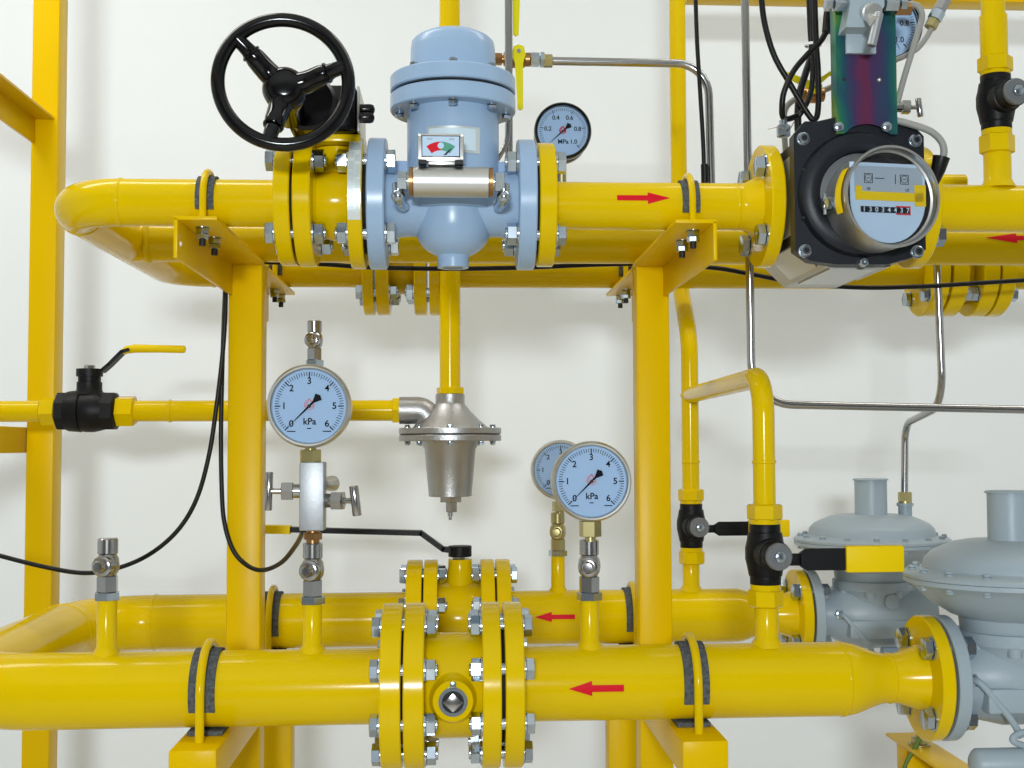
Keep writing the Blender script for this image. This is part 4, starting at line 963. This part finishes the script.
# ================================================================== two large regulators
def regulator(Yc, xf0, label, front):
    xc = PX(1011, Y1, 560) if front else PX(871.5, Y2, 540)
    k = Y1 / F; z = lambda h: ZL + h
    t = thing('pressure_regulator', label, 'regulator', (xc, Yc, ZL - .09), 'large grey diaphragm regulators')
    m = 'grey_cast'; zr = .122
    R = .1295
    part('upper_cover', MB().lathe([(zr, R), (zr + .004, R + .0005), (zr + .007, R - .003), (zr + .008, .112), (zr + .011, .106), (zr + .022, .1035), (zr + .030, .096), (zr + .036, .084), (zr + .042, .070), (zr + .045, .055), (zr + .046, 0)], (xc, Yc, ZL), ZA, 64), m, t)
    part('lower_cover', MB().lathe([(.057, 0), (.057, .062), (.073, .064), (.077, .075), (.093, .100), (.105, .112), (zr - .008, R - .006), (zr - .006, R), (zr - .0006, R), (zr - .0006, 0)], (xc, Yc, ZL), ZA, 64), m, t)
    part('spring_tube', MB().lathe([(zr + .040, .029), (zr + .046, .0270), (zr + .103, .0270)], (xc, Yc, ZL), ZA, 36), m, t)
    part('tube_cap', MB().lathe([(zr + .1032, .0295), (zr + .1050, .0300), (zr + .1062, .0285), (zr + .107, 0)], (xc, Yc, ZL), ZA, 36), m, t)
    for i in range(16):
        a = 2 * math.pi * (i + .35) / 16
        bolt(t, xc + .1185 * math.cos(a), Yc + .1185 * math.sin(a), z(zr + .0075), .016, True, af=.0080, ax='z', stick=.001, m='grey_cast')
    part('bonnet', MB().lathe([(.022, .056), (.036, .060), (.043, .0665), (.057, .0665), (.0575, .062)], (xc, Yc, ZL), ZA, 44), m, t)
    for i in range(8):
        a = 2 * math.pi * (i + .5) / 8
        part('bonnet_lug', MB().lathe([(.032, .008), (.043, .009)], (xc + .060 * math.cos(a), Yc + .060 * math.sin(a), ZL), ZA, 16), m, t)
    part('side_plug', MB().cyl((xc + .012, Yc - .052, z(.027)), (xc + .012, Yc - .064, z(.027)), .0125, seg=24, ch=.001), m, t)
    part('valve_body', MB().lathe([(xf0 + .018 - xc, .036), (-.075, .039), (-.055, .050), (-.02, .058), (.03, .058), (.06, .05), (.10, .04)], (xc, Yc, ZL), XA, 44), m, t)
    part('body_step', MB().box(xc - .058, xc + .06, Yc - .060, Yc + .06, z(-.034), z(-.004), .004), m, t)
    part('flange', disc_x(xf0 + .004, xf0 + .020, Yc, ZL, RF, seg=60), 'grey_cast', t)
    part('gasket', MB().cyl((xf0 + .0002, Yc, ZL), (xf0 + .0038, Yc, ZL), RF * .84, seg=44), 'gasket', t)
    bolt_ring(t, xf0 - .016, Yc, ZL, .118, 4, .036, True, af=.0235)
    # impulse line
    a = Vector((xc - .070, Yc - .046, z(.004)))
    part('line_fitting', MB().hexa(a + Vector((0, .02, 0)), a, .0085, .001), 'zinc', t)
    pth = [a, a + Vector((.006, -.008, -.003)), a + Vector((.025, -.012, -.026)), a + Vector((.040, -.012, -.045)), a + Vector((.052, -.010, -.065))]
    part('impulse_line', MB().tube(spline(pth, 5), .0042, 12), m, t)
    if front:
        p = Vector((xc - .020, Yc - .062, z(-.075)))
        part('loop_line', MB().tube(spline([p + Vector((.05, .01, .024)), p + Vector((.0, .0, .020)), p + Vector((-.012, -.002, .012)), p + Vector((.005, 0, .004)), p + Vector((.02, 0, .0))], 6), .0040, 12), m, t)
        part('pilot_neck', MB().box(xc - .010, xc + .035, Yc - .075, Yc - .045, z(-.105), z(-.066), .003), m, t)
        zz = P(990, 764, Yc - .06).z
        part('pilot', MB().lathe([(0, .0125), (.003, .0165), (.006, .0185), (.13, .0185)], (PX(972, Yc - .06, 764), Yc - .06, zz), XA, 32), m, t)
    else:
        p = Vector((xc - .003, Yc - .05, z(-.060)))
        part('pilot_fitting', MB().hexa(p, p + XA * .03, .012, .001).hexa(p + XA * .03, p + XA * .05, .009, .001), 'grey', t)
        xq = PX(905, Yc, 505)
        part('tap_boss', MB().cyl((xq, Yc, z(zr + .030)), (xq, Yc, P(905, 506, Yc).z), .0115, seg=22).cyl((xq, Yc, P(905, 506, Yc).z), (xq, Yc, P(905, 503, Yc).z), .0140, seg=22), m, t)
        part('tap_nut', MB().hexa((xq, Yc, P(905, 502.6, Yc).z), (xq, Yc, P(905, 492, Yc).z), .0115, .001).cyl((xq, Yc, P(905, 503, Yc).z), (xq, Yc, P(905, 501, Yc).z), .0115), 'brass', t)
    return xc
regulator(Y1, fz1, 'large grey diaphragm regulator at the right edge, in front', True)
regulator(Y2, gz1, 'large grey diaphragm regulator behind the yellow lever sleeve', False)
# ================================================================== stainless lines
def line(label, pts, r, R=.03, m='steel', group='stainless tubes', n=8, name='steel_tube'):
    return solo(name, MB().tube(fillet(pts, R, n), r, 14), m, label, 'tube', group)
YT = Y1 + .105
line('thin steel tube standing behind the right rim of the filter', [P(508.5, -25, YT), P(509, 178, YT)], .0052, m='steel')
solo('steel_tube', MB().tube(spline([P(508.5, 120, YT - .012), P(507, 140, YT - .012), P(502, 152, YT - .012), P(494, 164, YT - .012)], 6), .0034, 12), 'steel', 'short curved steel tube beside the filter barrel', 'tube', 'stainless tubes')
YV = Y1 + .17
line('steel tube from the small yellow-lever valve bending down behind the pipe', [P(550, 61, YV), P(708, 64, YV), P(712, 215, YV)], .0057, .045)
line('steel tube dropping right of the right stand and turning right', [P(744.5, -25, YT), P(752, 404, YT), P(1060, 410.5, YT)], .0054, .055)
YE = 1.90
line('bent steel tube from under the meter down to the rear regulator', [P(925, 250, YE), P(937, 262, YE), P(943, 405, YE), P(905, 424, Y2), P(904.5, 494, Y2)], .0060, [.02, .06, .035])
# small ball valve with yellow lever
def small_valve(px, py, Y, label, l_end):
    c = P(px, py, Y); k = Y / F
    t = thing('small_valve', label, 'valve', (c.x, Y, c.z - .012), 'small bronze valves')
    part('body', MB().lathe([(-.020, .0085), (-.019, .0095), (-.010, .0095), (-.008, .0115), (.008, .0115), (.010, .0095), (.016, .0095), (.017, .0085)], c, XA, 20), 'bronze', t)
    part('bonnet', MB().cyl(c, c - YA * .0165, .0075, seg=18), 'bronze', t)
    e = P(l_end[0], l_end[1], Y - .02); o = c - YA * .020 + ZA * .005
    d = (e - o); u = d.cross(YA).normalized()
    part('lever', MB().prism([o + u * .0095 + d * .05, o + u * .0070 - d.normalized() * .007, o - d.normalized() * .0098, o - u * .0070 - d.normalized() * .007, o - u * .0095 + d * .05, o + d * .2 - u * .0055, e - u * .0038, e + d.normalized() * .003, e + u * .0038, o + d * .2 + u * .0055], (0, .003, 0)), 'yellow_lever', t, 'yellow lever')
    part('lever_screw', MB().hexa(o - YA * .003, o, .0030), 'zinc', t)
    return t, c
t, c = small_valve(518, 59.5, YV, 'small bronze valve with yellow lever hanging beside the filter cap', (520.5, 108))
part('coupling', MB().hexa(c + XA * .017, c + XA * .029, .0100, .001).hexa(c + XA * .030, c + XA * .036, .0115, .001, .2), 'zinc', t)
part('tube_nut', MB().hexa(P(543, 61, YV), P(552.5, 61, YV), .0092, .001), 'brass', t)
part('inlet', MB().hexa(c - XA * .034, c - XA * .022, .0085, .001).cyl(c - XA * .06, c - XA * .018, .0055, seg=14), 'bronze', t)
small_valve(516, -22, YV, 'small valve at the top edge, only its yellow lever in view', (516, 34))
t, c = small_valve(812, 95, YV + .02, 'small bronze valve with yellow wing handle behind the meter cables', (786, 74))
part('wing', MB().prism([c + Vector((-.004, -.021, .012)), c + Vector((.020, -.021, .028)), c + Vector((.034, -.021, .022)), c + Vector((.020, -.021, .022)), c + Vector((.004, -.021, .008))], (0, .003, 0)), 'yellow_lever', t)
solo('steel_tube', MB().tube(spline([P(834, 86, YV + .02), P(812, 95, YV + .02), P(796, 99, YV + .02), P(786, 108, YV + .02), P(784, 124, YV + .02), P(786, 160, YV + .04), P(788, 205, YM - .02), P(789, 228, YM - .01)], 6), .0042, 12), 'grey_cable', 'grey tube curving down behind the meter cables', 'tube', 'stainless tubes')
# grey capillaries right of the plate
solo('capillary', MB().tube(spline([A(905, 4, YG + .02), A(917, 6, YG + .02), A(922, 16, YG + .02), A(917, 35, YG + .02), A(904, 78, YG + .03), A(896, 108, YG + .035)], 6), .0038, 12), 'grey_cable', 'grey capillary tube looping down right of the iridescent plate', 'tube', 'grey capillaries')
solo('capillary', MB().tube(spline([A(932, 28, YG + .05), A(926, 38, YG + .05), A(917, 49, YG + .05), A(903, 57, YG + .06), A(890, 62, YG + .08)], 6), .0032, 12), 'grey_cable', 'thin grey capillary joining the brass coupling at the top right', 'tube', 'grey capillaries')
t = thing('tube_coupling', 'slanted zinc and brass tube coupling at the top, right of the plate', 'coupling', A(931, 28, YG + .05))
d = (A(946, -3, YG + .05) - A(930, 28, YG + .05)); o = A(930, 28, YG + .05)
part('brass_end', MB().hexa(o, o + d * .25, .0080, .001), 'brass', t); part('union_nut', MB().hexa(o + d * .25, o + d * .55, .0088, .001, .2), 'zinc', t); part('adapter', MB().hexa(o + d * .55, o + d * 1.1, .0080, .001), 'alu', t)
# ================================================================== cables
def cable(label, pts, r, m='cable', n=8, name='cable', group='black cables'):
    return solo(name, MB().tube(spline(pts, n), r, 10), m, label, 'cable', group)
yc1 = YP0 - .010
cable('black cable sagging from the left stand to the left edge', [P(226, 280, YP0 - .004), P(225, 320, yc1), P(222, 360, yc1), P(216, 410, yc1), P(209, 455, yc1), P(197, 498, yc1), P(178, 530, yc1), P(150, 554, yc1), P(118, 568, yc1), P(85, 573, yc1), P(45, 567, yc1), P(-10, 553, yc1), P(-60, 538, yc1)], .0032)
cable('black cable running down the left stand and looping to the manifold', [P(225.5, 282, YP0 - .004), P(223.5, 330, YP0 - .004), P(222, 380, YP0 - .004), P(221, 430, YP0 - .004), P(221.5, 480, YP0 - .005), P(224, 520, YP0 - .006), P(233, 550, YP0 - .008), P(248, 566, YP0 - .012), P(264, 570, YP0 - .03), P(282, 562, YP0 - .07), P(296, 545, YP0 - .14), P(303, 532, Y1 + .025)], .0032)
yc2 = YM + .075
cable('long black cable crossing below the upper pipes', [P(262, 262, yc2), P(320, 264, yc2), P(365, 267, yc2), P(420, 268.5, yc2), P(480, 268.5, yc2), P(540, 267, yc2), P(600, 264.5, yc2), P(660, 264, yc2), P(715, 268, yc2), P(748, 273.5, yc2), P(800, 283, yc2), P(860, 287.5, yc2), P(920, 286.5, yc2), P(980, 283, yc2), P(1060, 278, yc2)], .0036)
yc3 = Y1 + .16
t = thing('sensor_cable', 'black sensor cable hanging from the top beside the steel tube', 'cable', P(705, 190, yc3), 'black cables')
part('lead', MB().tube(spline([P(695, -20, yc3), P(697, 40, yc3), P(700, 90, yc3), P(703, 140, yc3), P(704, 168, yc3)], 6), .0030, 10), 'cable', t)
part('plug', MB().cyl(P(704.5, 164, yc3), P(705, 188, yc3), .0052, seg=16, ch=.001), 'cable', t)
ym1 = YG + .055
cable('black cable sweeping from the top left down to the meter loop', [P(760, -20, ym1), P(764, 20, ym1), P(774, 55, ym1), P(789, 82, ym1), P(800, 101, ym1), P(808, 114, ym1), P(813, 119.5, ym1), P(817, 116, ym1), P(818.5, 100, ym1), P(818, 70, ym1), P(816, 40, ym1), P(814, -20, ym1)], .0036)
cable('black cable looping from the dark plug round to the meter fitting', [P(826, 32, ym1 - .015), P(820, 42, ym1 - .015), P(806, 56, ym1 - .015), P(793, 72, ym1 - .015), P(784, 92, ym1 - .012), P(782, 108, ym1 - .008), P(783, 117, ym1), P(788, 119, ym1), P(797, 116, ym1 + .005)], .0036)
cable('black cable dropping in a narrow loop behind the others', [P(809, -20, ym1 + .02), P(811, 30, ym1 + .02), P(812, 52, ym1 + .02), P(806, 72, ym1 + .02), P(800, 92, ym1 + .02), P(798, 110, ym1 + .02), P(798, 131, ym1 + .02)], .0044)
cable('thin black cable hanging beside the narrow cable loop', [P(812, -20, ym1 + .012), P(813, 40, ym1 + .012), P(812.5, 80, ym1 + .012), P(809, 98, ym1 + .012), P(803, 110, ym1 + .012), P(798, 117, ym1 + .014)], .0034)
solo('cable_plug', MB().cyl(P(827, 33, ym1 - .015), P(829, 11, ym1 - .015), .0062, seg=18, ch=.0012), 'cable', 'dark cable plug left of the iridescent plate', 'plug')
solo('cable_tie', MB().ring([(-.0015, .0090), (.0015, .0090), (.0015, .0102), (-.0015, .0102)], P(813, 45, ym1 + .012), ZA, 20), 'white_paint', 'pale cable tie round the bundle of black cables', 'cable tie')
t = thing('pulse_connector', 'small zinc connector with seal wire on the meter casing top', 'connector', P(783, 132, ym1))
o = P(783.5, 132, ym1); part('hex', MB().hexa(o - ZA * .006, o + ZA * .008, .0085, .001).cyl(o + ZA * .008, o + ZA * .014, .005, seg=14), 'zinc', t)
part('seal_wire', MB().tube(spline([P(768, 129, ym1), P(780, 127, ym1 - .01), P(788, 131, ym1 - .01), P(794, 122, ym1)], 5), .0006, 6), 'steel', t)
t = thing('signal_lead', 'grey signal lead with black boot curving over the meter to its right side', 'cable', A(939, 186, YG - .01))
part('lead', MB().tube(spline([A(880, 119, YG + .01), A(893, 120, YG), A(910, 124, YG - .006), A(930, 131, YG - .01), A(941, 141, YG - .01), A(944, 152, YG - .01), A(941, 163, YG - .01)], 6), .0042, 12), 'grey_cable', t)
part('boot', MB().tube([A(941.5, 157, YG - .01), A(938, 170, YG - .008), A(933, 184, YG)], [.0100, .0085, .0060], 18), 'cable', t)
# ================================================================== earthed support arm at lower right
x0 = PX(889, 1.93, 735); z0 = P(889, 735, 1.93).z
t = thing('support_arm', 'yellow angle arm with earthing bolt below the right flange', 'bracket', (x0 + .025, 1.7, 0))
part('arm', angle_beam(x0, x0 + .050, 1.46, 1.945, z0, .05, False), 'yellow_frame', t)
part('post', MB().box(x0 + .006, x0 + .048, 1.87, 1.915, 0, z0 - .0047, .002), 'yellow_frame', t)
c = P(911, 741, 1.86); xx = x0 + .022
part('earth_bolt', MB().cyl((xx, 1.86, z0), (xx, 1.86, z0 + .003), .016, seg=22).hexa((xx, 1.86, z0 + .003), (xx, 1.86, z0 + .012), .012, .001).cyl((xx, 1.86, z0 + .012), (xx, 1.86, z0 + .03), .005, seg=12), 'brass', t)
xw = x0 - .012
part('earth_wire', MB().tube(spline([(xx, 1.855, z0 + .030), (xx - .004, 1.845, z0 + .018), (xx - .014, 1.84, z0 + .002), (x0 - .006, 1.838, z0 - .018), (x0 - .012, 1.838, z0 - .034)], 5), .0032, 10), 'green_wire', t, 'green and yellow earth wire')
part('side_bolt', MB().hexa((x0 - .018, 1.84, z0 - .034), (x0 - .002, 1.84, z0 - .034), .007, .001).cyl((x0 - .006, 1.84, z0 - .034), (x0 + .01, 1.84, z0 - .034), .004, seg=12), 'brass', t)
